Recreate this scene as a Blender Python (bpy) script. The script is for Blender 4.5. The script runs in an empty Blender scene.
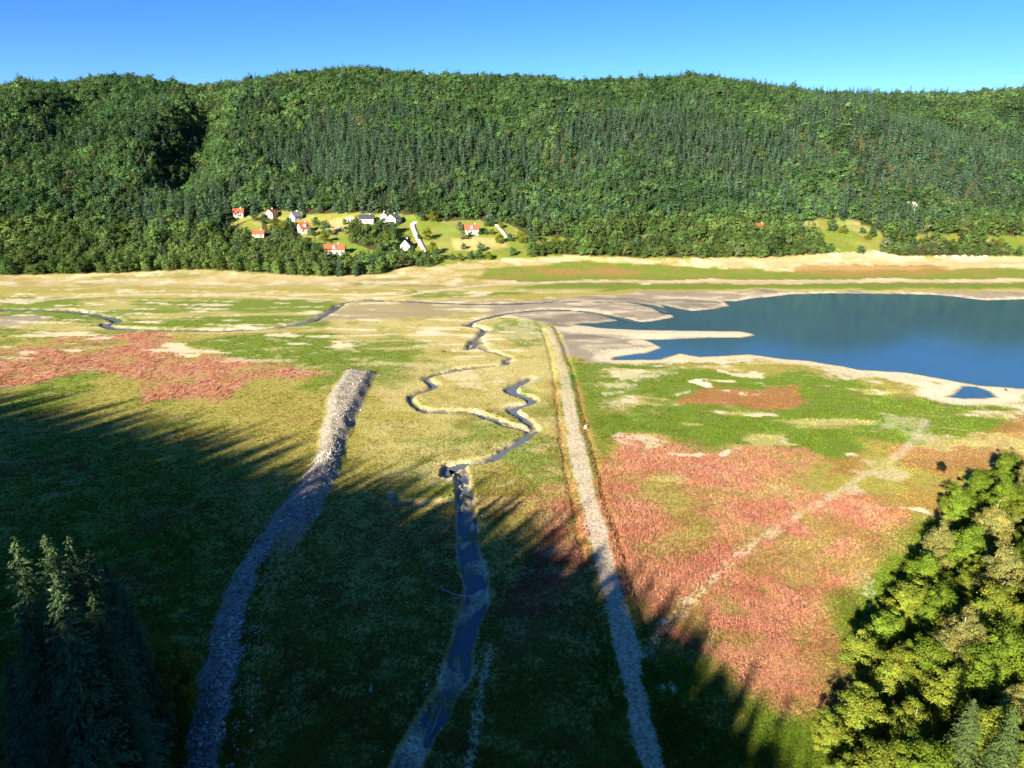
import bpy, math, random
import numpy as np
from math import radians, sin, cos, tan, pi

# ------------------------------------------------------------------ camera, sky, sun, exposure
CAM_H, PITCH, FPX = 70.0, radians(17.5), 710.0
SUN_AZ, SUN_EL = radians(31.0), radians(20.5)      # direction the light travels, from +Y towards +X; height of the sun
sc = bpy.context.scene
cam = bpy.data.objects.new('camera', bpy.data.cameras.new('camera'))
sc.collection.objects.link(cam)
cam.location = (0, 0, CAM_H)
cam.rotation_euler = (pi / 2 - PITCH, 0, 0)
cam.data.sensor_width = 36.0
cam.data.lens = 36.0 * FPX / 1024.0
cam.data.clip_start = 1.0
cam.data.clip_end = 20000.0
sc.camera = cam
world = bpy.data.worlds.new('World'); sc.world = world; world.use_nodes = True
wn = world.node_tree.nodes; wl = world.node_tree.links
sky = wn.new('ShaderNodeTexSky'); sky.sky_type = 'NISHITA'; sky.sun_disc = False
sky.sun_elevation = SUN_EL; sky.sun_rotation = pi + SUN_AZ
sky.altitude = 4000.0; sky.air_density = 1.0; sky.dust_density = 0.0; sky.ozone_density = 4.0
wn['Background'].inputs['Strength'].default_value = 0.05
hs = wn.new('ShaderNodeHueSaturation'); hs.inputs['Hue'].default_value = 0.508; hs.inputs['Saturation'].default_value = 1.2; hs.inputs['Value'].default_value = 1.15
wl.new(sky.outputs[0], hs.inputs['Color']); wl.new(hs.outputs[0], wn['Background'].inputs['Color'])
sun = bpy.data.objects.new('sun', bpy.data.lights.new('sun', 'SUN'))
sc.collection.objects.link(sun)
sun.data.energy = 5.0; sun.data.angle = radians(0.53); sun.data.color = (1.0, 0.86, 0.66)
sun.rotation_euler = (pi / 2 - SUN_EL, 0, -SUN_AZ)
sun.location = (-300, -500, 400)
sc.view_settings.view_transform = 'Standard'; sc.view_settings.look = 'None'
sc.view_settings.exposure = 1.82; sc.view_settings.gamma = 1.0; sc.view_settings.use_curve_mapping = False

# ------------------------------------------------------------------ helpers
rng = np.random.default_rng(11); random.seed(11)
COL = sc.collection
cp, sp = cos(PITCH), sin(PITCH)
SX, SY, TE = sin(SUN_AZ), cos(SUN_AZ), tan(SUN_EL)

def ray(px, py):
    u = (px - 512.0) / FPX; v = (384.0 - py) / FPX
    f = cp + v * sp
    return u / f, (-sp + v * cp) / f               # dx, dz for one metre of y
def flat(px, py, z=0.0):
    a, b = ray(px, py); y = (z - CAM_H) / b
    return (a * y, y)
def project(x, y, z):
    x = np.asarray(x, float); y = np.asarray(y, float); z = np.asarray(z, float) - CAM_H
    d = y * cp - z * sp; w = y * sp + z * cp
    return 512 + FPX * x / d, 384 - FPX * w / d

def hash2(ix, iy, s):
    n = (ix.astype(np.int64) * 374761393 + iy.astype(np.int64) * 668265263 + s * 1442695041) & 0x7fffffff
    n = ((n ^ (n >> 13)) * 1274126177) & 0x7fffffff
    n = ((n ^ (n >> 16)) * 1911520717) & 0x7fffffff
    return (n & 0xffff) / 65535.0
def vnoise(x, y, s):
    ix = np.floor(x); iy = np.floor(y); fx = x - ix; fy = y - iy
    fx = fx * fx * (3 - 2 * fx); fy = fy * fy * (3 - 2 * fy)
    a = hash2(ix, iy, s); b = hash2(ix + 1, iy, s); c = hash2(ix, iy + 1, s); d = hash2(ix + 1, iy + 1, s)
    return (a + (b - a) * fx) * (1 - fy) + (c + (d - c) * fx) * fy
def fbm(x, y, scale, s, octv=4):
    t = 0; a = 0.5; n = 0; f = 1.0 / scale
    for k in range(octv):
        t = t + a * vnoise(x * f + 17.3 * k, y * f - 9.1 * k, s + k); n += a; a *= 0.5; f *= 2.03
    return t / n
def sstep(a, b, x):
    t = np.clip((x - a) / (b - a), 0, 1); return t * t * (3 - 2 * t)

def spline(pts, n=6):
    p = np.array(pts, float); q = np.vstack([2 * p[0] - p[1], p, 2 * p[-1] - p[-2]]); out = []
    for i in range(1, len(q) - 2):
        for t in np.linspace(0, 1, n, endpoint=False):
            a, b, c, d = q[i - 1], q[i], q[i + 1], q[i + 2]
            out.append(0.5 * ((2 * b) + (-a + c) * t + (2 * a - 5 * b + 4 * c - d) * t * t + (-a + 3 * b - 3 * c + d) * t ** 3))
    out.append(p[-1]); return np.array(out)
def seg_dist(x, y, P, closed=False):
    """distance to a polyline, and the index along it"""
    best = np.full(x.shape, 1e9); par = np.zeros(x.shape)
    N = len(P) if closed else len(P) - 1
    for i in range(N):
        ax, ay = P[i][:2]; bx, by = P[(i + 1) % len(P)][:2]
        dx, dy = bx - ax, by - ay; L = dx * dx + dy * dy + 1e-9
        t = np.clip(((x - ax) * dx + (y - ay) * dy) / L, 0, 1)
        d = np.hypot(x - ax - t * dx, y - ay - t * dy)
        m = d < best; best = np.where(m, d, best); par = np.where(m, i + t, par)
    return best, par
def inside(x, y, P):
    c = np.zeros(x.shape, bool); j = len(P) - 1
    for i in range(len(P)):
        xi, yi = P[i]; xj, yj = P[j]
        if yi != yj:
            c ^= ((yi > y) != (yj > y)) & (x < (xj - xi) * (y - yi) / (yj - yi) + xi)
        j = i
    return c
def sub_eval(x, y, P, pad, fn, default):
    P = np.asarray(P); lo = P.min(0) - pad; hi = P.max(0) + pad
    m = (x > lo[0]) & (x < hi[0]) & (y > lo[1]) & (y < hi[1])
    return m, lo, hi
def poly_sd(x, y, P, pad=40):
    """signed distance (negative inside), 1e3 away from the polygon"""
    out = np.full(x.shape, 1e3); m, _, _ = sub_eval(x, y, P, pad, None, None)
    if m.any():
        xs, ys = x[m], y[m]; d, _ = seg_dist(xs, ys, P, True)
        out[m] = np.where(inside(xs, ys, P), -d, d)
    return out
def line_d(x, y, P, pad=30):
    out = np.full(x.shape, 1e3); par = np.zeros(x.shape); m, _, _ = sub_eval(x, y, np.asarray(P)[:, :2], pad, None, None)
    if m.any():
        d, t = seg_dist(x[m], y[m], P); out[m] = d; par[m] = t
    return out, par
def W(pts, z=0.0):
    return [flat(a, b, z) for a, b in pts]

# ------------------------------------------------------------------ layout of the valley (picked on the ground plane)
LAKE = W([(1200,301),(1024,299),(985,300),(960,297),(930,294.5),(880,293.5),(830,293),(790,294),(772,296.5),(752,298),(736,301),(722,301),
    (728,305.5),(710,309),(693,310.5),(682,309),(659,304),(673,317),(649,321),(638,322),(628,318.5),(596,323),(566,323),(598,328),
    (640,330),(700,331),(740,331.5),(753,334.5),(740,337),(689,337.8),(642,339.5),(661,347.6),(646,352),(612,357),(612,360),(661,359.3),
    (680,354),(700,357),(724,356),(748,354.6),(771,357.4),(785,359),(811,361.5),(858,369.7),(905,373),(936,378),(980,385.6),(1024,389),(1200,400)], -0.6)
POND = W([(942,396.5),(953,394),(955,389),(962,386),(976,386.5),(988,391),(999,397.5),(985,399),(964,398.8)], -0.6)
STREAM = spline(W([(447,474),(449,466),(458,465),(464,487),(467,524),(469,557),(477,592),(466,628),(455,673),(438,706),(417,740),(398,790),(385,840)]))
STREAM_W = [1.0,1.0,1.3,1.4,1.5,1.5,1.8,1.6,1.5,1.5,1.4,1.4,1.4]
MEANDERS = [
    (spline(W([(341,303),(360,300),(410,301),(462,303.3),(512,303),(571,301),(625,302),(650,304.5),(668,312)])), 1.8, 0.7),
    (spline(W([(467,324.5),(474,321),(487,317),(517,311.5),(563,309.2),(599,313),(622,318),(640,322)])), 1.7, 0.7),
    (spline(W([(467,324.5),(485,329),(476,338),(470,347),(449,350.5)])), 1.3, 1.1),
    (spline(W([(510,357),(502,364),(464,368),(427,376.5),(434,386),(411,396),(419,408),(436,411),(471,411),(495,419),(515,426),(530,430)])), 1.1, 1.0),
    (spline(W([(529,378),(511,389),(532,400),(513,408),(525,419),(534,428),(523,438),(508,448),(489,458),(462,463),(452,467)])), 1.25, 1.1),
    (spline(W([(478,336),(484,348),(498,353),(511,357)])), 1.0, .7),
    (spline(W([(392,492),(400,500),(430,502),(458,497)])), 1.2, 0.6),
    (spline(W([(342,303),(332,310),(316,318),(290,325),(250,329),(200,330),(150,329),(115,327.5),(105,324),(118,320.5),(100,315),(60,310),(0,309)])), 1.9, 1.0),
]
ROAD = spline(W([(548,327),(552,337),(563,371),(573,428),(577,450),(586,490),(597,533),(608,574),(622,628),(633,682),(645,740),(656,780),(672,850)]))
FARTRACK = [spline(W([(-60,303),(0,302),(35,300.5),(110,295.5),(180,294.5),(250,296),(330,300)])),
            None]
BANK_L = [(346,370),(329,394),(322,423),(316,455),(297,483),(269,523),(243,560),(225,593),(211,638),(200,675),(191,718),(185,768),(180,840)]
BANK_R = [(377,373),(363,406),(347,443),(341,469),(320,512),(296,550),(281,579),(272,614),(270,659),(264,718),(260,768),(258,840)]
BANKPOLY = W(BANK_L) + W(BANK_R)[::-1]
bl = spline(W(BANK_L)); br = spline(W(BANK_R))
BANKAXIS = np.array([(bl[int(i * (len(bl) - 1) / 40)] + br[int(i * (len(br) - 1) / 40)]) / 2 for i in range(41)])

# slopes beside the camera: the wooded spur on the left that throws the long shadow, and the wooded foot on the right
EDGE = [((-60,375),300),((0,392),290),((110,408),280),((230,432),265),((300,452),250),((380,470),236),((450,492),222),((505,512),210),((560,535),195),((600,565),182),
        ((650,604),168),((706,652),156),((752,700),146),((792,765),136),((815,830),126)]
CREST = []
for (px, py), L in EDGE:
    ex, ey = flat(px, py); CREST.append((ex - SX * L, ey - SY * L, L * TE))
CREST = np.array(CREST)                             # x, y and height of the tree tops along the spur
CREST_TREE = np.interp(np.arange(len(CREST)), [0, 6, 9, 14], [8, 7, 3.5, 3])
def spur(x, y):
    out = np.zeros(x.shape)
    m = (x < 60) & (y < 330) & (y > -700)
    if m.any():
        xs, ys = x[m], y[m]
        d, par = seg_dist(xs, ys, CREST[:, :2])
        h = np.interp(par, np.arange(len(CREST)), CREST[:, 2] - CREST_TREE)
        i = np.clip(par.astype(int), 0, len(CREST) - 2)
        # behind the crest the ground stays high, in front it falls to the valley
        ax = CREST[i, 0]; ay = CREST[i, 1]; bx = CREST[i + 1, 0]; by = CREST[i + 1, 1]
        side = (bx - ax) * (ys - ay) - (by - ay) * (xs - ax)
        f = np.where(side > 0, np.clip(1 - d / (h * 1.62 + 10), 0, 1) ** 1.12, np.clip(1 - d / 500, 0, 1))
        out[m] = h * f
    return out
RFOOT = np.array([flat(775, 800), flat(880, 610), flat(960, 508), flat(1060, 432), flat(1250, 372)])
def rslope(x, y):
    out = np.zeros(x.shape)
    m = (x > 5) & (y < 420)
    if m.any():
        xs, ys = x[m], y[m]
        P = np.vstack([[RFOOT[0][0] - 12, -300], [RFOOT[0][0] - 3, 20], RFOOT, [RFOOT[-1][0] + 500, RFOOT[-1][1] + 300]])
        d, _ = seg_dist(xs, ys, P)
        poly = [tuple(p) for p in P] + [(3000, P[-1][1]), (3000, -300)]
        s = np.where(inside(xs, ys, poly), d, -d)
        out[m] = np.where(s > 0, 0.5 * s + 0.0, 0) - 0.5 * 6 * np.where(s > 0, 1 - np.exp(-s / 6), 0)
        out[m] = np.minimum(out[m], 150 + 0.05 * out[m])
    return out

# far hills
SKYL = [(-250,110),(-60,99),(0,95),(60,91),(130,77),(200,89),(250,86),(300,78),(360,70),(430,75),(520,76),(640,78),(700,77),(760,84),(830,97),(900,97),(1024,104),(1150,110),(1300,114)]
RIDGE_Y = 930.0
RX = []; RZ = []
for px, py in SKYL:
    a, b = ray(px, py + 5); RX.append(a * RIDGE_Y); RZ.append(CAM_H + b * RIDGE_Y)
RX = np.array(RX); RZ = np.array(RZ)
def hills(x, y):
    edge0 = 425 + 6 * np.sin(x / 90.0)
    ridge = RIDGE_Y + 25 * np.sin(x / 170.0 + 1) 
    hr = np.interp(x, RX, RZ)
    t560 = np.interp(x, [-420, -250, -170, 0, 60, 300, 420], [44, 34, 25, 25, 25, 25, 28])
    z1 = 6 * sstep(edge0, 500, y)
    s1 = np.clip((y - 480) / 80, 0, 1)
    z2 = (t560 - 6) * s1 ** 1.2
    s2 = np.clip((y - 560) / (ridge - 560), 0, 1)
    prof = 0.55 * s2 + 0.45 * np.sin(s2 * pi / 2)
    z3 = (hr - t560) * prof
    back = np.clip((y - ridge) / 900, 0, 1); z3 = z3 - 40 * back
    z = z1 + z2 + z3
    amp = sstep(560, 680, y) * (1 - 0.75 * sstep(830, 920, y))
    z = z + amp * (np.interp(x, [-330, -200], [36, 62]) * (fbm(x + .35 * y, y * 0.3, 150, 5, 3) - 0.5) * 1.6 + 7 * np.cos((x + .3 * y) / 38.0) * sstep(-.2, .6, np.sin(x / 140.)))
    # rounded spur on the left, and the gully to its right
    z = z + 15 * np.exp(-((x + 400) / 105) ** 2 - ((y - 690) / 110) ** 2)
    gx = -265 - (y - 560) * 0.24
    z = z - 26 * np.exp(-((x - gx) / 26) ** 2) * sstep(540, 640, y) * (1 - sstep(800, 905, y))
    gx2 = 215 + (y - 560) * 0.3
    z = z - 14 * np.exp(-((x - gx2) / 34) ** 2) * sstep(560, 660, y) * (1 - sstep(800, 905, y))
    return np.where(y > 400, z, 0)

def masks_geo(x, y):
    """height of the ground and the shape masks"""
    warp = (fbm(x, y, 9, 31, 3) - 0.5)
    z = 0.35 * (fbm(x, y, 35, 3, 3) - 0.5) + 0.10 * (fbm(x, y, 5, 4, 2) - 0.5)
    near = sstep(420, 370, y)
    z = z * near
    # lake bed
    sd = np.minimum(poly_sd(x, y, LAKE, 60), poly_sd(x, y, POND, 25)) + warp * 2.0
    shore = np.clip(sd, -40, 60)
    lake = np.where(shore < 0, np.maximum(shore * 0.09, -3.0), 0)
    rim = sstep(0, 16, shore)
    z = np.where(shore < 59, z * rim + (-0.6) * (1 - rim) + lake, z)
    # channels
    chan = np.zeros(x.shape); bar = np.zeros(x.shape)
    for P, w, dep in MEANDERS:
        d, _ = line_d(x, y, P, 25); d = d + warp * 1.5
        so = np.clip(y * .0042, .4, 1.3)
        chan = np.maximum(chan, sstep(w + so * 1.5, w - so * .7, d + 1.8 * (fbm(x, y, 5, 71, 3) - .5)) * dep * (.7 + .4 * sstep(.35, .6, fbm(x, y, 8, 73, 2))))
        bar = np.maximum(bar, sstep(w + 2.6, w * 0.5, d + 9 * (fbm(x, y, 7, 77, 3) - 0.36)) * min(1, dep + .2))
    d, par = line_d(x, y, STREAM, 25)
    ws = np.interp(par, np.linspace(0, len(STREAM) - 1, len(STREAM_W)), STREAM_W)
    d = d + warp * 1.1
    chan = np.maximum(chan, sstep(ws + 1.0, ws - 0.3, d) * (.75 + .95 * sstep(.40, .60, fbm(x, y * .55, 2.6, 79, 3))))
    bar = np.maximum(bar, sstep(ws + 2.0, ws * 0.6, d + 6 * (fbm(x, y, 5, 78, 3) - 0.40)))
    z = z - chan
    # stone embankment
    sb = poly_sd(x, y, BANKPOLY, 30) + warp * 1.4
    emb = sstep(0.6, -3.6, sb)
    z = z + emb * (1.7 + 0.5 * (fbm(x, y, 2.2, 8, 2) - 0.5))
    # road: a low causeway
    dr, par = line_d(x, y, ROAD, 20)
    rw = np.interp(par, [0, 8, 20, 40, 60, len(ROAD)], [1.3, 1.6, 2.1, 2.1, 1.75, 1.7])
    dr = dr + warp * 1.3
    road = sstep(rw + 0.4, rw - 0.6, dr) * (.84 + .16 * np.maximum(np.exp(-((dr - .8) / .35) ** 2), sstep(.35, .6, fbm(x, y, 3, 21, 3))))
    z = z + 0.25 * sstep(rw + 1.3, rw - 0.4, dr)
    z = z - 0.3 * np.exp(-((dr - rw - 1.7) / 0.6) ** 2) * near
    return z, dict(shore=sd, chan=chan, bar=bar, emb=emb, sb=sb, road=road, dr=dr, warp=warp)

def ground_z(x, y, full=False):
    x = np.asarray(x, float); y = np.asarray(y, float); shp = x.shape
    x = np.atleast_1d(x); y = np.atleast_1d(y)
    z, g = masks_geo(x, y)
    h = spur(x, y) + rslope(x, y) + hills(x, y)
    h = h + sstep(1, 8, h) * 1.2 * (fbm(x, y, 14, 9, 2) - 0.5)
    z = z + h
    if full: return z, g, h
    return z.reshape(shp)

def hit(px, py, above=0.0, y0=30.0, y1=1200.0):
    """where the line of sight through a pixel comes to 'above' metres over the ground"""
    a, b = ray(px, py)
    ys = np.concatenate([np.arange(y0, 300, 0.5), np.arange(300, y1, 1.0)])
    gz = ground_z(a * ys, ys)
    k = np.argmax(CAM_H + b * ys - gz <= above)
    return a * ys[k], ys[k], gz[k]

def W2(pts):
    out = []
    ys = np.arange(330, 700, 1.0)
    for a, b in pts:
        if b > 292: out.append(flat(a, b)); continue
        q, r_ = ray(a, b); k = np.argmax(CAM_H + r_ * ys - hills(q * ys, ys) <= 0); out.append((q * ys[k], ys[k]))
    return out

EDGE_PY = ([-400,0,60,130,200,240,290,340,380,408,430,455,520,570,620,660,780,830,875,900,1024,1400],[277,276,275,273,270,272,276,277,275,267,268,264,258,256,258,259,258,254,251,257,257,257])
# ------------------------------------------------------------------ materials
def new_mat(name):
    m = bpy.data.materials.new(name); m.use_nodes = True
    nt = m.node_tree; b = nt.nodes['Principled BSDF']
    return m, nt, b
def N(nt, typ, **kw):
    n = nt.nodes.new(typ)
    for k, v in kw.items():
        if k.startswith('i_'):
            key = k[2:]; key = int(key) if key.isdigit() else key.replace('_', ' ')
            n.inputs[key].default_value = v
        else: setattr(n, k, v)
    return n
def mixc(nt, fac, a, b, blend='MIX'):
    n = nt.nodes.new('ShaderNodeMix'); n.data_type = 'RGBA'; n.blend_type = blend
    for s, v in ((n.inputs[0], fac), (n.inputs[6], a), (n.inputs[7], b)):
        if hasattr(v, 'is_linked') or hasattr(v, 'links'): nt.links.new(v, s)
        elif isinstance(v, (int, float)): s.default_value = v
        else: s.default_value = (*v, 1.0) if len(v) == 3 else v
    return n.outputs[2]
def mathn(nt, op, a, b=None, clamp=False):
    n = nt.nodes.new('ShaderNodeMath'); n.operation = op; n.use_clamp = clamp
    for s, v in zip(n.inputs, (a, b)):
        if v is None: continue
        if hasattr(v, 'links'): nt.links.new(v, s)
        else: s.default_value = v
    return n.outputs[0]
def ramp(nt, fac, lo, hi):
    n = nt.nodes.new('ShaderNodeMapRange'); n.interpolation_type = 'SMOOTHSTEP'
    nt.links.new(fac, n.inputs[0]); n.inputs[1].default_value = lo; n.inputs[2].default_value = hi
    return n.outputs[0]
def noise(nt, co, scale, detail=4.0, rough=0.55, dist=0.0):
    n = nt.nodes.new('ShaderNodeTexNoise'); n.inputs['Scale'].default_value = scale
    n.inputs['Detail'].default_value = detail; n.inputs['Roughness'].default_value = rough; n.inputs['Distortion'].default_value = dist
    nt.links.new(co, n.inputs['Vector']); return n.outputs['Fac']
def plain(name, col, rough=0.8, var=0.15, scale=3.0):
    m, nt, b = new_mat(name)
    tc = N(nt, 'ShaderNodeTexCoord')
    n = noise(nt, tc.outputs['Object'], scale, 5)
    c2 = tuple(max(0, c * (1 - var)) for c in col); c3 = tuple(min(1, c * (1 + var)) for c in col)
    nt.links.new(mixc(nt, n, c2, c3), b.inputs['Base Color'])
    b.inputs['Roughness'].default_value = rough; b.inputs['Specular IOR Level'].default_value = 0.2
    return m

PAL = dict(straw=(0.50, 0.44, 0.19), olive=(0.29, 0.275, 0.06), green=(0.13, 0.215, 0.022), pink=(0.48, 0.235, 0.16),
           rust=(0.34, 0.17, 0.07), sand=(0.74, 0.65, 0.48), tan=(0.49, 0.41, 0.235), mud=(0.31, 0.265, 0.21),
           stone=(0.40, 0.36, 0.30), road=(0.56, 0.475, 0.36), forest=(0.03, 0.036, 0.018), wet=(0.085, 0.085, 0.07))
MASKS = ['straw', 'green', 'pink', 'rust', 'tan', 'mud', 'sand', 'stone', 'road', 'forest', 'wet']

def ground_material():
    m, nt, b = new_mat('ground')
    tc = N(nt, 'ShaderNodeTexCoord'); co = tc.outputs['Object']
    big = noise(nt, co, 0.06, 6); mid = noise(nt, co, 0.45, 6, 0.6); fine = noise(nt, co, 2.2, 5, 0.65)
    col = mixc(nt, ramp(nt, mid, .35, .65), PAL['olive'], (0.40, 0.34, 0.09))
    jit = mathn(nt, 'MULTIPLY', mathn(nt, 'SUBTRACT', mid, 0.5), 0.9)
    for k in MASKS:
        at = N(nt, 'ShaderNodeAttribute', attribute_name='m_' + k)
        f = at.outputs['Fac']
        if k not in ('road', 'forest', 'wet'):
            f = mathn(nt, 'ADD', f, mathn(nt, 'MULTIPLY', jit, mathn(nt, 'MULTIPLY', mathn(nt, 'MULTIPLY', f, mathn(nt, 'SUBTRACT', 1.0, f)), 3.0)), True)
        c = PAL[k]
        v = mixc(nt, ramp(nt, fine, .3, .7), tuple(q * .72 for q in c), tuple(min(1, q * 1.22) for q in c))
        if k == 'stone':
            vo = N(nt, 'ShaderNodeTexVoronoi'); vo.inputs['Scale'].default_value = 1.6; nt.links.new(co, vo.inputs['Vector'])
            v = mixc(nt, vo.outputs['Distance'], tuple(min(1, q * 1.25) for q in c), tuple(q * .35 for q in c)); v = mixc(nt, ramp(nt, mid, .45, .65), v, tuple(q * .6 for q in c))
        if k == 'pink':
            v = mixc(nt, ramp(nt, mid, .50, .72), v, (0.27, 0.19, 0.05))
        if k == 'green':
            v = mixc(nt, ramp(nt, mid, .52, .75), v, (0.24, 0.24, 0.035))
        col = mixc(nt, f, col, v)
    shade = mixc(nt, ramp(nt, fine, .3, .68), (0.62, 0.66, 0.62), (1.16, 1.14, 1.1))
    col = mixc(nt, 1.0, col, shade, 'MULTIPLY')
    nt.links.new(col, b.inputs['Base Color'])
    at = N(nt, 'ShaderNodeAttribute', attribute_name='m_wet')
    r = nt.nodes.new('ShaderNodeMapRange'); nt.links.new(at.outputs['Fac'], r.inputs[0]); r.inputs[3].default_value = 0.95; r.inputs[4].default_value = 0.35
    nt.links.new(r.outputs[0], b.inputs['Roughness']); b.inputs['Specular IOR Level'].default_value = 0.2
    sm = N(nt, 'ShaderNodeAttribute', attribute_name='m_smooth')
    bp = N(nt, 'ShaderNodeBump'); bp.inputs['Distance'].default_value = 0.35
    nt.links.new(mathn(nt, 'SUBTRACT', 0.75, mathn(nt, 'MULTIPLY', sm.outputs['Fac'], 0.65)), bp.inputs['Strength'])
    nt.links.new(noise(nt, co, 1.5, 6, 0.7), bp.inputs['Height']); nt.links.new(bp.outputs[0], b.inputs['Normal'])
    return m

def leaf_material(name, trans=0.3):
    m = bpy.data.materials.new(name); m.use_nodes = True; nt = m.node_tree
    nt.nodes.remove(nt.nodes['Principled BSDF']); out = nt.nodes['Material Output']
    ti = N(nt, 'ShaderNodeAttribute', attribute_type='INSTANCER', attribute_name='tint')
    lv = N(nt, 'ShaderNodeAttribute', attribute_name='leafvar')
    c = mixc(nt, 1.0, ti.outputs['Color'], lv.outputs['Color'], 'MULTIPLY')
    d = N(nt, 'ShaderNodeBsdfDiffuse'); t = N(nt, 'ShaderNodeBsdfTranslucent'); mx = N(nt, 'ShaderNodeMixShader'); mx.inputs[0].default_value = trans
    nt.links.new(c, d.inputs['Color']); nt.links.new(mixc(nt, 1.0, c, (1.2, 1.25, 0.6), 'MULTIPLY'), t.inputs['Color'])
    nt.links.new(d.outputs[0], mx.inputs[1]); nt.links.new(t.outputs[0], mx.inputs[2]); nt.links.new(mx.outputs[0], out.inputs['Surface'])
    return m
def water_material(name, col, rough, bump, scale):
    m, nt, b = new_mat(name)
    tc = N(nt, 'ShaderNodeTexCoord'); co = tc.outputs['Object']
    n1 = noise(nt, co, 0.02, 4)
    nt.links.new(mixc(nt, n1, tuple(c * .8 for c in col), tuple(c * 1.2 for c in col)), b.inputs['Base Color'])
    b.inputs['Roughness'].default_value = rough; b.inputs['IOR'].default_value = 1.33
    bp = N(nt, 'ShaderNodeBump'); bp.inputs['Strength'].default_value = bump; bp.inputs['Distance'].default_value = 0.1
    nt.links.new(noise(nt, co, scale, 3, 0.6), bp.inputs['Height']); nt.links.new(bp.outputs[0], b.inputs['Normal'])
    return m

M_GROUND = ground_material()
M_LEAF = leaf_material('leaves', 0.28); M_NEEDLE = leaf_material('needles', 0.12); M_TUFT = leaf_material('meadow_plants', 0.3)
M_BARK = plain('bark', (0.10, 0.075, 0.055), 0.9, 0.35, 2.0)
M_BIRCH = plain('birch_bark', (0.55, 0.52, 0.46), 0.8, 0.3, 1.5)
def rock_material():
    m = plain('pale_rock', (0.36, 0.33, 0.28), 0.9, 0.3, 1.2); nt = m.node_tree; b = nt.nodes['Principled BSDF']
    src = b.inputs['Base Color'].links[0].from_socket; ti = N(nt, 'ShaderNodeAttribute', attribute_type='INSTANCER', attribute_name='tint')
    nt.links.new(mixc(nt, 1.0, src, ti.outputs['Color'], 'MULTIPLY'), b.inputs['Base Color']); return m
M_ROCK = rock_material()
M_BOULDER = plain('white_boulder', (0.68, 0.62, 0.54), 0.9, 0.15, 1.0)
M_DRIFT = plain('driftwood', (0.42, 0.40, 0.37), 0.9, 0.25, 3.0)
M_WHITE = plain('white_render', (0.62, 0.59, 0.54), 0.85, 0.06, 0.8)
M_CREAM = plain('cream_render', (0.70, 0.58, 0.40), 0.85, 0.08, 0.8)
M_RED = plain('red_roof', (0.36, 0.095, 0.05), 0.8, 0.2, 1.5)
M_BROWN = plain('brown_roof', (0.30, 0.12, 0.07), 0.8, 0.2, 1.5)
M_GREY = plain('grey_roof', (0.16, 0.16, 0.18), 0.7, 0.2, 1.5)
M_DARK = plain('dark_roof', (0.05, 0.055, 0.075), 0.6, 0.2, 1.5)
M_GLASS = plain('window_glass', (0.03, 0.035, 0.04), 0.1, 0.1, 1.0)
M_WOOD = plain('dark_wood', (0.12, 0.07, 0.04), 0.8, 0.2, 2.0)
M_GRAVEL = plain('gravel', (0.66, 0.60, 0.50), 0.95, 0.12, 0.7)
M_LAKE = water_material('lake_water', (0.036, 0.10, 0.15), 0.07, 0.16, 0.9)
M_STREAM = water_material('stream_water', (0.11, 0.13, 0.14), 0.14, 0.35, 2.5)

# ------------------------------------------------------------------ mesh helpers
def mesh_np(name, V, F, mat, attrs=None, fcol=None, smooth=False):
    """V (n,3); F (m,3|4) array; fcol: per-face colours as face attribute 'leafvar'"""
    me = bpy.data.meshes.new(name); V = np.asarray(V, np.float32); F = np.asarray(F, np.int32)
    n, k = F.shape
    me.vertices.add(len(V)); me.vertices.foreach_set('co', V.ravel())
    me.loops.add(n * k); me.loops.foreach_set('vertex_index', F.ravel())
    me.polygons.add(n); me.polygons.foreach_set('loop_start', np.arange(0, n * k, k, dtype=np.int32))
    me.polygons.foreach_set('loop_total', np.full(n, k, np.int32))
    if smooth: me.polygons.foreach_set('use_smooth', np.ones(n, bool))
    for key, arr in (attrs or {}).items():
        a = me.attributes.new(key, 'FLOAT', 'POINT'); a.data.foreach_set('value', np.asarray(arr, np.float32))
    if fcol is not None:
        a = me.attributes.new('leafvar', 'FLOAT_COLOR', 'FACE')
        a.data.foreach_set('color', np.hstack([fcol, np.ones((n, 1))]).astype(np.float32).ravel())
    me.materials.append(mat); me.update(calc_edges=True)
    return me
def obj(name, me, parent=None, loc=(0, 0, 0), rz=0.0, s=(1, 1, 1), **props):
    o = bpy.data.objects.new(name, me); COL.objects.link(o); o.location = loc; o.rotation_euler = (0, 0, rz); o.scale = s
    if parent: o.parent = parent
    for k, v in props.items(): o[k] = v
    return o
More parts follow.
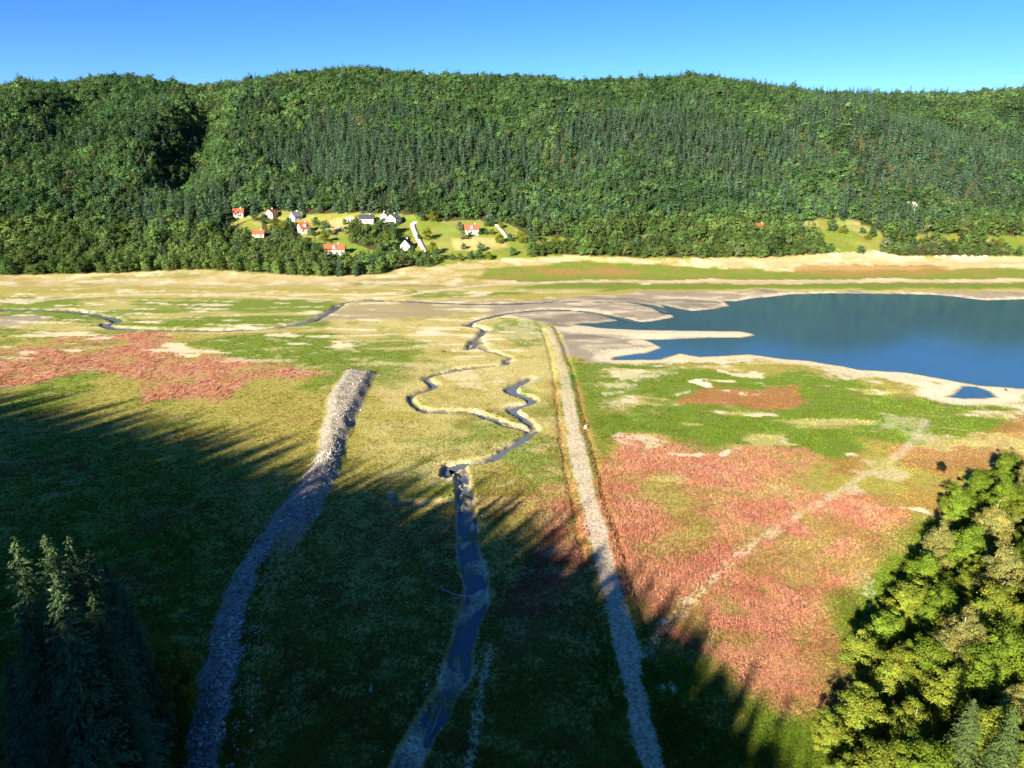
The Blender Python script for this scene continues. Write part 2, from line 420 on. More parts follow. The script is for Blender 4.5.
class MB:
    def __init__(s): s.v = []; s.f = []
    def box(s, x0, x1, y0, y1, z0, z1):
        b = len(s.v)
        s.v += [(x0,y0,z0),(x1,y0,z0),(x1,y1,z0),(x0,y1,z0),(x0,y0,z1),(x1,y0,z1),(x1,y1,z1),(x0,y1,z1)]
        s.f += [tuple(b + i for i in q) for q in ((0,3,2,1),(4,5,6,7),(0,1,5,4),(1,2,6,5),(2,3,7,6),(3,0,4,7))]
    def tube(s, P, R, n=6):
        P = np.asarray(P, float); b = len(s.v)
        for i, p in enumerate(P):
            t = P[min(i + 1, len(P) - 1)] - P[max(i - 1, 0)]; t /= np.linalg.norm(t) + 1e-9
            a = np.cross(t, (0, 0, 1) if abs(t[2]) < .9 else (1, 0, 0)); a /= np.linalg.norm(a); c = np.cross(t, a)
            for k in range(n):
                w = 2 * pi * k / n; s.v.append(tuple(p + R[i] * (cos(w) * a + sin(w) * c)))
        for i in range(len(P) - 1):
            for k in range(n):
                s.f.append((b + i * n + k, b + i * n + (k + 1) % n, b + (i + 1) * n + (k + 1) % n, b + (i + 1) * n + k))
        s.f.append(tuple(b + k for k in range(n))[::-1]); e = b + (len(P) - 1) * n; s.f.append(tuple(e + k for k in range(n)))
    def mesh(s, name, mat, smooth=False):
        me = bpy.data.meshes.new(name); me.from_pydata(s.v, [], s.f); me.materials.append(mat)
        if smooth: me.polygons.foreach_set('use_smooth', [True] * len(me.polygons))
        me.update(); return me

# ------------------------------------------------------------------ ground
def veg_masks(x, y, z, g, h):
    M = {k: np.zeros(x.shape) for k in MASKS + ['smooth']}
    wx = x + 7 * (fbm(x, y, 16, 41, 4) - 0.5) * 2; wy = y + 9 * (fbm(x, y, 16, 43, 4) - 0.5) * 2
    n1 = fbm(x, y, 12, 51, 5); n2 = fbm(x, y, 4, 57, 4); n3 = fbm(x, y, 40, 61, 4)
    streak = fbm(x * 0.6, y, 7, 63, 4)
    def region(key, pts, soft=3.0, amt=1.0, nz=0.0):
        sd = poly_sd(wx, wy, W2(pts), 20)
        f = sstep(soft, -soft, sd + nz * (n2 - 0.5) * 12) * amt
        M[key] = np.maximum(M[key], f); return f
    vis = (y > 20) & (y < 460)
    # straw and pale dry ground round the meanders
    region('straw', [(330,310),(420,318),(550,312),(560,360),(580,450),(560,500),(470,500),(380,480),(360,440),(385,375),(330,360)], 6, 0.85, 1)
    region('straw', [(0,292),(330,292),(480,312),(340,335),(180,335),(0,335)], 5, 0.35, 1)
    M['straw'] *= sstep(0.30, 0.62, 0.5 * n1 + 0.5 * streak + 0.06)
    # lush green
    region('green', [(560,366),(600,358),(660,360),(700,370),(760,376),(800,368),(860,380),(900,396),(960,402),(1060,398),(1040,430),(1000,440),(930,444),(880,445),(840,475),(820,462),(790,455),(700,446),(640,432),(612,430),(603,458),(588,445),(572,400)], 3, 0.95, .5)
    region('green', [(185,340),(260,334),(330,333),(390,333),(430,345),(400,368),(375,376),(340,372),(260,364)], 3, 0.9, .5)
    region('green', [(0,298),(120,298),(330,300),(330,326),(180,330),(80,328),(0,332)], 3, 0.9, 1)
    region('green', [(480,268),(600,262),(700,268),(800,272),(1060,268),(1060,279),(760,280),(480,281)], 2.5, 0.95, .3)
    region('green', [(410,290),(480,291),(560,283),(760,284),(1060,283),(1060,289),(760,288.5),(640,289),(560,293),(420,299)], 2, 0.9, .5)
    region('green', [(500,316),(535,314),(548,330),(530,350),(505,345),(490,330)], 2, 0.7, .8)
    region('green', [(838,600),(850,570),(900,548),(930,530),(960,520),(1100,430),(1200,560),(1000,900),(720,900),(745,720),(815,690),(842,640)], 3, 0.9, .6)
    region('green', [(0,420),(120,430),(240,460),(240,540),(180,620),(140,768),(0,768)], 8, 0.65, 1)
    region('green', [(600,640),(660,640),(720,720),(760,768),(760,850),(640,850)], 4, 0.7, 1)
    ctr = ((y > 140) & (y < 330) & (x < 60)); M['green'] = np.maximum(M['green'], .75 * ctr * sstep(.50, .62, .55 * n3 + .45 * n1))
    pale = sstep(0.57, 0.70, 0.55 * streak + 0.45 * n2) * ((y > 120) & (y < 330))
    M['green'] *= 1 - 0.75 * pale * sstep(0.4, .6, n3)
    M['sand'] = np.maximum(M['sand'], 0.55 * pale * sstep(0.42, .6, n3) * sstep(.2, .6, M['green']))
    sr = fbm(x * .38 + .2 * y, y, 5.5, 83, 4); sr2 = fbm(x * .5, y, 14, 85, 3); rg = sstep(20, 40, x) * sstep(130, 150, y) * sstep(262, 245, y)
    M['straw'] = np.maximum(M['straw'], .85 * rg * sstep(.48, .60, .6 * sr + .4 * sr2)); M['green'] *= 1 - .75 * rg * sstep(.50, .62, .6 * sr + .4 * sr2)
    M['sand'] = np.maximum(M['sand'], .75 * rg * sstep(.54, .62, .7 * sr + .3 * sr2) * sstep(.46, .62, n2) * sstep(.2, .5, M['green'] + .6 * (y > 190)))
    # pink and rust coloured stands
    pk = region('pink', [(0,347),(44,346),(52,336),(156,335),(177,342),(193,350),(250,360),(330,374),(290,382),(245,384),(213,404),(156,396),(135,400),(140,382),(86,370),(31,383),(-60,390),(-60,345)], 2.5, 0.95, .6)
    hole = sstep(2, -2, poly_sd(wx, wy, W([(50,345),(70,338),(130,344),(95,352)]), 20)); M['pink'] *= 1 - 0.7 * hole
    region('pink', [(613,432),(655,435),(700,448),(800,453),(818,466),(800,492),(862,494),(922,514),(928,528),(905,548),(868,562),(840,588),(840,640),(816,690),(765,712),(715,690),(655,640),(612,580),(594,500),(602,462),(620,455)], 2.5, 1.0, .7)
    for pts, a in (([(655,480),(690,478),(720,505),(700,535),(680,545),(660,520)], .85), ([(740,478),(820,478),(812,500),(740,500),(700,490)], .6),
                   ([(640,548),(680,545),(690,556),(645,560)], .8), ([(760,690),(800,640),(838,640),(815,700)], .6), ([(715,585),(735,585),(735,600),(718,600)], .6)):
        f = sstep(4, -4, poly_sd(wx, wy, W(pts), 20)); M['pink'] *= 1 - a * f * sstep(.25, .6, n2 + .1)
    region('pink', [(540,540),(560,500),(575,480),(592,535),(600,575),(520,612),(470,610),(500,570)], 4, 0.85, .6)
    region('pink', [(480,600),(540,590),(560,620),(520,660),(490,650)], 4, 0.5, .8)
    M['pink'] *= .38 + .62 * sstep(.38, .56, .55 * n1 + .45 * n2 + .03)
    region('rust', [(684,403),(700,394),(795,387),(811,403),(790,411),(720,410)], 1.6, 0.95, .4)
    region('rust', [(905,452),(930,446),(1005,447),(1030,455),(960,478),(925,468)], 2, 0.7, .8)
    region('rust', [(862,496),(905,482),(960,478),(940,520),(918,540),(900,520)], 3, 0.45, 1)
    region('rust', [(995,415),(1060,402),(1060,445),(1000,442)], 2, 0.6, .6)
    region('rust', [(820,470),(850,455),(880,465),(840,485)], 2, 0.6, .6)
    region('rust', [(790,268),(850,264),(950,266),(960,274),(860,278),(800,276)], 3, 0.62, .8)
    region('rust', [(530,270),(570,268),(650,271),(640,275),(540,275)], 1.5, 0.7, .4)
    region('rust', [(480,476),(540,470),(560,490),(540,520),(490,505)], 4, 0.35, 1)
    M['rust'] = np.maximum(M['rust'], 0.55 * sstep(7, 3, g['dr']) * sstep(2.0, 3.2, g['dr']) * ((y < 225) & (y > 115)))
    M['rust'] = np.maximum(M['rust'], 0.4 * sstep(.56, .68, n1) * ((y > 100) & (y < 200)) * sstep(60, -40, x))
    # far drawdown bank
    tanb = sstep(402, 420, y + 24 * (n3 - .5)) * (y < 620) * sstep(.25, .45, n1 + .12)
    gr = sstep(.2, .55, M['green']); ru = sstep(.2, .55, M['rust'])
    M['tan'] = tanb * 0.95 * (1 - gr) * (1 - ru)
    M['sand'] = np.maximum(M['sand'] * np.where(y > 400, (1 - gr) * (1 - ru), 1), 0.6 * tanb * sstep(.52, .7, streak) * (1 - gr) * (1 - ru))
    st2 = fbm(x * .22, y, 9, 67, 4); st3 = fbm(x * .3 + 40, y, 5, 69, 4)
    lf = sstep(225, 275, y) * sstep(410, 395, y)
    M['straw'] = np.maximum(M['straw'], .8 * lf * sstep(.53, .66, st2))
    M['green'] *= 1 - .8 * lf * sstep(.53, .66, st2)
    M['sand'] = np.maximum(M['sand'], .75 * lf * sstep(.6, .7, st3) * sstep(60, -10, x))
    M['green'] = np.maximum(M['green'], .7 * tanb * sstep(.52, .64, st2) * (x < 60)); M['rust'] = np.maximum(M['rust'], .4 * tanb * sstep(.55, .66, st3)); M['tan'] *= 1 - .8 * M['green']
    qx, qy = project(x, np.maximum(y, 5), z); lawn = (y > 440) & (h < 60) & (qy < np.interp(qx, *EDGE_PY) - .5)
    M['green'] = np.where(lawn, np.maximum(M['green'], 0.6 + 0.35 * sstep(.4, .6, n3)), M['green'])
    M['straw'] = np.where(lawn, 0.6 * sstep(.46, .64, n1), M['straw']); M['tan'] *= np.where(lawn, .35 * sstep(.55, .62, n1), 1); M['sand'] *= np.where(lawn, 0, 1); M['rust'] *= np.where(lawn, 0, 1)
    tf = sstep(3, -3, poly_sd(x, y, W2([(452,240),(470,238),(500,238),(508,246),(490,251),(455,250)]), 20)); M['tan'] = np.maximum(M['tan'], .6 * tf); M['green'] *= 1 - .8 * tf
    tf = sstep(3, -3, poly_sd(x, y, W2([(326,222),(352,217),(350,228),(330,236)]), 20)); M['tan'] = np.maximum(M['tan'], .7 * tf); M['green'] *= 1 - .8 * tf
    # mud flats and sandy shores
    region('mud', [(470,311),(500,301),(560,299),(640,292),(760,290.5),(1080,293),(1080,302),(780,310),(700,345),(690,340),(610,362),(565,352),(556,338),(560,326),(500,313)], 2.5, 0.97, .3)
    region('mud', [(300,322),(345,303),(440,299),(520,300),(500,313),(420,316),(350,320)], 4, 0.5, 1.6)
    M['sand'] = np.maximum(M['sand'], .55 * M['mud'] * sstep(.5, .68, st3) * (y > 250)); M['wet'] = .45 * M['mud'] * sstep(.52, .66, st2)
    region('mud', [(-40,318),(30,315),(48,318),(20,325),(-40,330)], 2, 0.9, .4)
    region('sand', [(556,328),(600,329),(650,331),(740,331.5),(755,334.5),(740,337.5),(650,341),(600,338),(570,333)], 1.5, 0.8, .3)
    sh = g['shore']; wid = np.where(y < 300, 9, 4.5)
    shs = sstep(wid, wid * .45, sh + 7 * (n2 - .5)) * sstep(-1.5, .3, sh)
    ring = vnoise(sh * .55 + 3 * (n1 - .5), x * .012 + y * .004, 97)
    M['sand'] = np.maximum(M['sand'], shs * np.where(x < 120, .75, .95) * (1 - .55 * sstep(.55, .8, ring)))
    M['mud'] = np.maximum(M['mud'], .7 * shs * sstep(.5, .75, ring))
    ring2 = vnoise(z * 1.6 + 2.5 * (n1 - .5), x * .01, 99); M['olive2'] = tanb * sstep(.5, .8, ring2)
    fl = tanb * sstep(.46, .62, .5 * n1 + .5 * n3) * (x < 120); M['straw'] = np.maximum(M['straw'], .8 * M['olive2']); M['tan'] *= (1 - .7 * M['olive2']) * (1 - .75 * fl); M['rust'] = np.maximum(M['rust'], .35 * tanb * sstep(.52, .64, n2)); M['sand'] *= 1 - .6 * M['olive2']
    region('sand', [(640,362),(700,357),(760,358),(810,362),(850,372),(900,384),(945,400),(985,402),(1000,400),(1040,392),(1040,388),(960,384),(860,370),(780,359)], 1.8, 0.9, .6)
    for cx, cy, rx, ry, a in ((712,387,14,3,1),(735,373,22,4,.8),(868,376,40,6,.7),(690,394,6,2,.8),(1015,407,16,6,.8),(845,455,16,5,.7),(905,425,22,14,.35),(880,470,26,6,.4),(860,490,20,5,.4),
                              (925,512,12,4,1),(660,472,8,2,.9),(690,452,18,3,.7),(720,451,10,2,.8),(637,440,22,8,.5),(850,585,20,14,.45),(640,375,30,6,.5),(610,385,14,8,.45),(470,378,30,8,.45),
                              (520,330,25,10,.35),(340,344,10,3,.8),(195,352,12,2.5,.8),(390,630,3.5,12,.8),(388,660,3,8,.7),(672,708,12,7,.5),(480,640,3,3,.3)):
        (ax, ay) = flat(cx, cy); bx = flat(cx + rx, cy)[0] - ax; by = ay - flat(cx, cy + ry)[1]
        q = ((wx - ax) / bx) ** 2 + ((wy - ay) / by) ** 2
        M['sand'] = np.maximum(M['sand'], a * sstep(1.3, .3, q + 5.0 * (n2 - .5)))
    # trodden paths
    for pts, w, a in (([(470,770),(480,700),(490,645)], .7, .5), ([(640,655),(700,590),(760,540),(850,485),(905,450),(925,420)], 1.2, .42), ([(555,345),(545,330),(520,325)], 1, .5)):
        d, _ = line_d(x, y, spline(W(pts)), 12); M['sand'] = np.maximum(M['sand'], a * sstep(w * 1.6, w * .3, d + 1.6 * (n2 - .5)))
    for P in (FARTRACK[0], spline(W2([(395,297),(450,289),(500,284.5),(600,281.8),(760,281),(900,280.5),(1100,280.5)]))):
        d, _ = line_d(x, y, P, 15); M['road'] = np.maximum(M['road'], 0.95 * sstep(2.6, 1.4, d + (n2 - .5)))
    # channels, embankment, road
    M['sand'] = np.maximum(M['sand'], np.where(y < 150, .7, .5) * np.maximum(g['bar'], sstep(.3, .7, g['chan']) * (y < 150)) * (1 - 0.6 * M['mud']) * sstep(.25, .5, n2))
    M['mud'] = np.maximum(M['mud'], 0.8 * np.clip(g['chan'] * 1.3, 0, 1) * sstep(.35, .6, n2 + .08))
    M['mud'] *= np.where((y < 150) & (g['chan'] > .2), .3, 1)
    M['wet'] = np.maximum(np.maximum(sstep(1.0, -1.2, sh) * .9, M['wet']), 0.9 * sstep(.3, .75, g['chan']) * sstep(.70, .50, n2) * np.where(y > 150, 1, .6))
    M['stone'] = sstep(0.4, -1.0, g['sb'] + 2.5 * (n2 - .5)) * (1 - .85 * sstep(128, 112, y) * sstep(-.3, 1.2, x - np.interp(y, BANKAXIS[::-1, 1], BANKAXIS[::-1, 0]) + 3 * (n2 - .5)))
    M['road'] = np.maximum(M['road'], g['road'] * np.clip(.9 + .4 * (n2 - .4), 0, 1) * np.interp(y, [85, 105, 190, 240], [.85, .95, .97, .55]))
    for k in ('green', 'pink', 'rust', 'straw'):
        M[k] *= (1 - g['emb'] * .8)
    M['green'] = np.maximum(M['green'], .8 * g['emb'] * (y < 128) * (1 - M['stone']))
    M['forest'] = np.where(y > 400, 0, sstep(2.0, 7.0, h))
    M['smooth'] = np.clip(M['mud'] + M['sand'] + M['road'] * .7 + sstep(250, 420, y) * .4, 0, 1)
    return M

CLEAR = [[(226,221),(262,213),(262,232),(240,236)], [(262,213),(302,211),(304,225),(268,228)], [(302,214),(356,213),(362,225),(347,243),(322,250),(303,243),(300,228)],
         [(318,240),(345,240),(380,253),(377,262),(330,263)], [(356,213),(412,215),(440,221),(466,221),(500,221),(516,228),(534,240),(522,262),(430,270),(424,256),(398,256),(397,234),(386,228),(358,226)],
         [(526,236),(574,238),(578,250),(528,252)], [(784,229),(815,219),(852,220),(880,232),(890,246),(872,256),(835,256),(816,239)],
         [(912,234),(962,234),(958,243),(912,242)], [(985,236),(1060,236),(1060,251),(990,249)], [(690,243),(712,243),(706,250),(690,250)], [(630,236),(650,236),(645,246),(630,246)]]

def build_ground():
    ang = np.concatenate([np.arange(-180, -44, 3.0), np.arange(-44, 44.001, 0.1), np.arange(47, 180.1, 3.0)])
    pys = np.linspace(800, 262, 620)
    r = np.concatenate([[4, 12, 22, 32, 42, 50, 56], [flat(512, p)[1] for p in pys], np.arange(516, 600, 2.5), np.arange(602, 1300, 7.0), [1340, 1400, 1500, 1700, 2000, 2500, 3200, 4200, 6000]])
    A, R = np.meshgrid(np.radians(ang), r)
    x = (R * np.sin(A)).ravel(); y = (R * np.cos(A)).ravel()
    z, g, h = ground_z(x, y, True)
    z = np.where(R.ravel() > 3000, z * .3, z)
    M = veg_masks(x, y, z, g, h)
    px, py = project(x, np.maximum(y, 5), z)
    op = np.zeros(x.shape)
    far = (y > 440)
    for P in CLEAR:
        op[far] = np.maximum(op[far], inside(px[far], py[far], P))
    beyond = far & (py < np.interp(px, *EDGE_PY) - 1.5)
    M['forest'] = np.where(beyond & (op < .5), 0.92, M['forest'])
    for k in MASKS: 
        if k != 'forest': M[k] = M[k] * np.where(beyond & (op < .5), .15, 1)
    na, nr = len(ang), len(r)
    idx = np.arange(na * nr).reshape(nr, na)
    F = np.stack([idx[:-1, :-1], idx[:-1, 1:], idx[1:, 1:], idx[1:, :-1]], -1).reshape(-1, 4)[:, ::-1]
    fx = x[F].mean(1); fy = y[F].mean(1)
    cls = np.zeros(len(F), int)                                   # meadow
    fm = lambda a: a[F].mean(1)
    fh = fm(h)
    cls[(fy > 480)] = 1
    cls[(fy <= 420) & (fh > 3) & (fx < 0)] = 2; cls[(fy <= 420) & (fh > 3) & (fx >= 0)] = 3
    near = fy <= 480
    sel = near & (np.maximum(fm(M['mud']), fm(M['sand']) * (fm(g['shore']) < 25)) > .5) & (fm(g['chan']) < .2); cls[sel] = 4
    cls[near & (fm(g['chan']) > .35)] = 5
    cls[near & (fm(M['road']) > .4)] = 6
    cls[near & (fm(g['emb']) > .15)] = 7
    attrs = {'m_' + k: M[k] for k in MASKS + ['smooth']}
    V = np.stack([x, y, z], 1)
    for k, (nm, lab, cat) in enumerate([('meadow', 'drained valley floor with green, straw and pink vegetation', 'meadow'),
            ('hillside', 'wooded hillside and village slope beyond the lake', 'hillside'), ('shaded_slope', 'dark wooded slope in the left foreground', 'slope'),
            ('sunlit_slope', 'wooded slope in the right foreground', 'slope'), ('mudflat', 'bare mud and sand flats along the lake shore', 'shore'),
            ('stream_bank', 'eroded banks and bed of the winding stream channels', 'stream bank'), ('dirt_track', 'straight pale dirt track across the drained valley', 'track'),
            ('stone_embankment', 'long raised stone embankment crossing the valley floor', 'embankment')]):
        f = F[cls == k]
        if not len(f): continue
        u, inv = np.unique(f, return_inverse=True)
        me = mesh_np(nm, V[u], inv.reshape(-1, 4), M_GROUND, {a: v[u] for a, v in attrs.items()}, smooth=True)
        obj(nm, me, kind='structure', label=lab, category=cat)
build_ground()

# water
def sheet(name, P, z, mat, **props):
    me = bpy.data.meshes.new(name); me.from_pydata([(a, b, z) for a, b in P], [], [tuple(range(len(P)))]); me.materials.append(mat); me.update()
    if me.polygons[0].normal.z < 0: me.flip_normals()
    return obj(name, me, **props)
lp = np.array(LAKE); ymin, ymax = lp[:, 1].min(), lp[:, 1].max()
sheet('lake', [(flat(560, 300)[0], ymin - 5), (420, ymin - 5), (900, ymin - 40), (900, ymax + 30), (60, ymax + 25), (20, ymax + 8), (flat(560, 300)[0], 330)][::1], -0.68, M_LAKE, kind='structure', label='calm blue reservoir lake', category='lake')
pp = np.array(POND); sheet('pond', [(pp[:, 0].min() - 3, pp[:, 1].min() - 3), (pp[:, 0].max() + 3, pp[:, 1].min() - 3), (pp[:, 0].max() + 3, pp[:, 1].max() + 2), (pp[:, 0].min() - 3, pp[:, 1].max() + 2)], -0.676, M_LAKE, kind='structure', label='small pool on the sandy lake shore', category='pond')
def ribbon(name, P, w, z, mat, lab):
    P = np.asarray(P); T = np.gradient(P, axis=0); T /= np.linalg.norm(T, axis=1)[:, None]; Nn = np.stack([-T[:, 1], T[:, 0]], 1)
    w = np.broadcast_to(w, (len(P),))[:, None] * (.45 + .9 * fbm(P[:, 0], P[:, 1], 7, 88, 2))[:, None]
    V = np.vstack([np.column_stack([P + Nn * w, np.full(len(P), z)]), np.column_stack([P - Nn * w, np.full(len(P), z)])]); n = len(P)
    F = [(i, i + 1, n + i + 1, n + i) for i in range(n - 1)]
    me = mesh_np(name, V, np.array(F)[:, ::-1], mat)
    if me.polygons[0].normal.z < 0: me.flip_normals()
    obj(name, me, kind='structure', label=lab, category='stream')
ribbon('stream', STREAM, np.interp(np.arange(len(STREAM)), np.linspace(0, len(STREAM) - 1, len(STREAM_W)), STREAM_W) + 1.1, -1.12, M_STREAM, 'shaded blue stream running towards the camera')
ribbon('stream', MEANDERS[4][0], 1.6, -.88, M_STREAM, 'pale meandering stream reach in the sunlit meadow')
ribbon('stream', MEANDERS[3][0], 1.0, -.92, M_STREAM, 'winding side channel with eroded banks')
ribbon('stream', MEANDERS[2][0], 1.1, -1.0, M_STREAM, 'short dark hook shaped channel above the meanders')
ribbon('stream', MEANDERS[0][0], 1.4, -0.45, M_STREAM, 'thin dark stream crossing the grey mudflat to the lake')
ribbon('stream', MEANDERS[1][0], 1.3, -0.50, M_STREAM, 'second thin stream curving over the grey mudflat')
ribbon('stream', MEANDERS[7][0], 1.5, -0.68, M_STREAM, 'thin stream winding through the far left meadow')

# ------------------------------------------------------------------ trees
def quads(C, Nrm, size, asp=1.0, roll=None, r=rng):
    """quads centred at C facing Nrm"""
    n = len(C); Nrm = Nrm / (np.linalg.norm(Nrm, axis=1)[:, None] + 1e-9)
    h = r.normal(size=(n, 3)) if roll is None else roll
    a = np.cross(Nrm, h); a /= np.linalg.norm(a, axis=1)[:, None] + 1e-9; b = np.cross(Nrm, a)
    s = np.asarray(size).reshape(-1, 1) * np.ones((n, 1)) / 2; a = a * s * asp; b = b * s
    k = s * 0.35 * r.uniform(-1, 1, (n, 1)) * Nrm
    V = np.stack([C - a * 1.0, C - b * .75 + k, C + a * 1.0, C + b * .75 + k], 1).reshape(-1, 3)
    return V, np.arange(4 * n).reshape(-1, 4)
def broadleaf(name, H, crown_r, crown_h, n_clump, n_leaf, leaf, seed, bark, limbs=True, droop=0.0, slim=1.0, cl=(.24, .42), rr=(.35, 1.2)):
    r = np.random.default_rng(seed); C = []; NN = []; col = []
    z0 = H - crown_h; cz = z0 + crown_h * .5
    tb = MB(); top = np.array([r.normal() * .3, r.normal() * .3, H * .93])
    tb.tube([(0, 0, -1.0), (0.05 * H * .3, 0, H * .3), tuple(top * [1, 1, .65]), tuple(top)], [H * .018, H * .014, H * .008, .03], 6)
    for i in range(n_clump):
        d = r.normal(size=3); d /= np.linalg.norm(d)
        if d[2] < -.8: d[2] *= -.7
        rad = r.uniform(.35, 1.0) ** .6 * r.uniform(.75, 1.25)
        shape = 1.0 - .35 * max(0, d[2]) ** 2 * slim
        c = np.array([d[0] * crown_r * rad * shape, d[1] * crown_r * rad * shape, cz + d[2] * crown_h * .5 * rad])
        cr = crown_r * r.uniform(*cl)
        q = r.normal(size=(n_leaf, 3)); q[:, 2] = np.where(q[:, 2] < -.9, -q[:, 2], q[:, 2]); q /= np.linalg.norm(q, axis=1)[:, None]
        st = r.uniform(.6, 1.65, 3) * [1, 1, .75]
        p = c + q * cr * r.uniform(*rr, (n_leaf, 1)) * st - [0, 0, droop * cr]
        C.append(p); ow = (p - [0, 0, cz - .2 * crown_h]) / [crown_r, crown_r, crown_h * .5]; NN.append(.7 * q + .9 * ow + r.normal(size=q.shape) * .45 + [0, 0, .15])
        tone = r.uniform(.72, 1.25); hue = r.normal() * .06
        col.append(np.clip(tone * r.uniform(.68, 1.3, (n_leaf, 1)) * np.array([1 + hue, 1, 1 - hue]), .2, 2))
        if limbs and i % 4 == 0:
            s = np.array([0, 0, max(z0 * .8, c[2] - np.hypot(c[0], c[1]) * .9)]); mid = (s + c) / 2 + [0, 0, .08 * H * .3]
            tb.tube([s, mid, c * .97 + s * .03], [H * .0042, H * .0028, .012], 4)
    C = np.vstack(C); NN = np.vstack(NN); V, F = quads(C, NN, leaf * r.uniform(.7, 1.3, len(C)), 1.0, r=r)
    return tb.mesh(name + '_trunk', bark), mesh_np(name + '_crown', V, F, M_LEAF, fcol=np.vstack(col))
def conifer(name, H, R, n_whorl, n_br, n_seg, card, seed, z0=.06, droop=.35, asp=1.45):
    r = np.random.default_rng(seed); C = []; NN = []; RO = []; S = []; col = []
    tb = MB(); tb.tube([(0, 0, -1.0), (0, 0, H * .5), (0, 0, H * .985)], [H * .013, H * .008, .02], 6)
    for w in range(n_whorl):
        t = (w + r.uniform(-.2, .2)) / (n_whorl - 1); t = min(max(t, 0), 1); z = H * (z0 + (1 - z0) * t ** .92 * .985)
        L0 = R * (1 - t) ** .70 * (1.0 if t > .12 else .8) + .15
        for b in range(max(3, int(n_br * (0.55 + .45 * (1 - t))))):
            a = r.uniform(0, 2 * pi); L = L0 * r.uniform(.72, 1.12); dirv = np.array([cos(a), sin(a), 0]); tone = r.uniform(.75, 1.25)
            rise = .55 * max(0, t - .55)
            ns = max(2, int(n_seg * (.35 + .65 * (1 - t))))
            for k in range(ns):
                q = (k + .7) / ns; zz = z - droop * L * (q ** 1.3) + rise * L * q + .10 * L * q ** 4
                side = r.uniform(-1, 1) * .26 * L * (1 - q * .6)
                p = dirv * L * q + np.array([-dirv[1], dirv[0], 0]) * side + [0, 0, zz - abs(side) * .25]
                C.append(p); NN.append(np.array([dirv[0] * .35, dirv[1] * .35, 1.0]) + r.normal(size=3) * .32); RO.append(np.array([-dirv[1], dirv[0], 0]) + r.normal(size=3) * .35)
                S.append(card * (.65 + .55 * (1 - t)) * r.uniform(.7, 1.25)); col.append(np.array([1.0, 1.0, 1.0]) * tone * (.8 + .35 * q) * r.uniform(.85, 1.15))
    C.append(np.array([0, 0, H * .985])); NN.append(np.array([1., 0, .2])); RO.append(np.array([1., 0, 0.])); S.append(card * .7); col.append(np.ones(3))
    V, F = quads(np.array(C), np.array(NN), np.array(S), asp, np.array(RO), r)
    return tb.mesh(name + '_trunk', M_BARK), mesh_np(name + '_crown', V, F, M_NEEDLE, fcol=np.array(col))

# each kind: list of (trunk mesh, crown mesh); sizes in metres at scale 1
NEAR_B = [broadleaf('broadleaf_near', 11, 3.5, 9.4, 105, 150, .29, 100 + i, M_BARK, cl=(.15, .28), rr=(.35, 1.2)) for i in range(4)]
NEAR_BIRCH = [broadleaf('birch_near', 12, 2.9, 10.6, 105, 150, .23, 200 + i, M_BIRCH, droop=.25, slim=1.3, cl=(.16, .28), rr=(.4, 1.15)) for i in range(3)]
NEAR_C = [conifer('spruce_near', 20, 3.4, 60, 12, 26, .22, 300 + i, asp=2.1) for i in range(3)]
MID_B = [broadleaf('broadleaf_mid', 12, 4.7, 11.8, 42, 34, .80, 400 + i, M_BARK, limbs=False) for i in range(4)]
MID_C = [conifer('spruce_mid', 18, 3.6, 26, 9, 6, .95, 500 + i) for i in range(3)]
FAR_B = [broadleaf('broadleaf_far', 12, 4.9, 11.8, 26, 22, 1.15, 600 + i, M_BARK, limbs=False) for i in range(5)]
FAR_C = [conifer('spruce_far', 15.5, 3.9, 18, 8, 4, 1.25, 700 + i) for i in range(4)]

def joined(pair, name):
    """one unlinked prototype object from a trunk and a crown, for the uncounted woods"""
    t, c = pair; me = bpy.data.meshes.new(name)
    tv = np.array([v.co for v in t.vertices]); tf = [tuple(p.vertices) for p in t.polygons]
    n = len(c.vertices); cv = np.empty(n * 3, np.float32); c.vertices.foreach_get('co', cv); cv = cv.reshape(-1, 3)
    k = len(c.polygons); cf = (np.arange(4 * k).reshape(-1, 4) + len(tv)).tolist()
    me.from_pydata(np.vstack([tv, cv]).tolist(), [], tf + cf); me.materials.append(t.materials[0]); me.materials.append(c.materials[0])
    me.polygons.foreach_set('material_index', [0] * len(tf) + [1] * k)
    col = np.empty(k * 4, np.float32); c.attributes['leafvar'].data.foreach_get('color', col)
    a = me.attributes.new('leafvar', 'FLOAT_COLOR', 'FACE'); a.data.foreach_set('color', np.concatenate([np.ones(len(tf) * 4, np.float32), col]))
    me.update(); return bpy.data.objects.new(name, me)
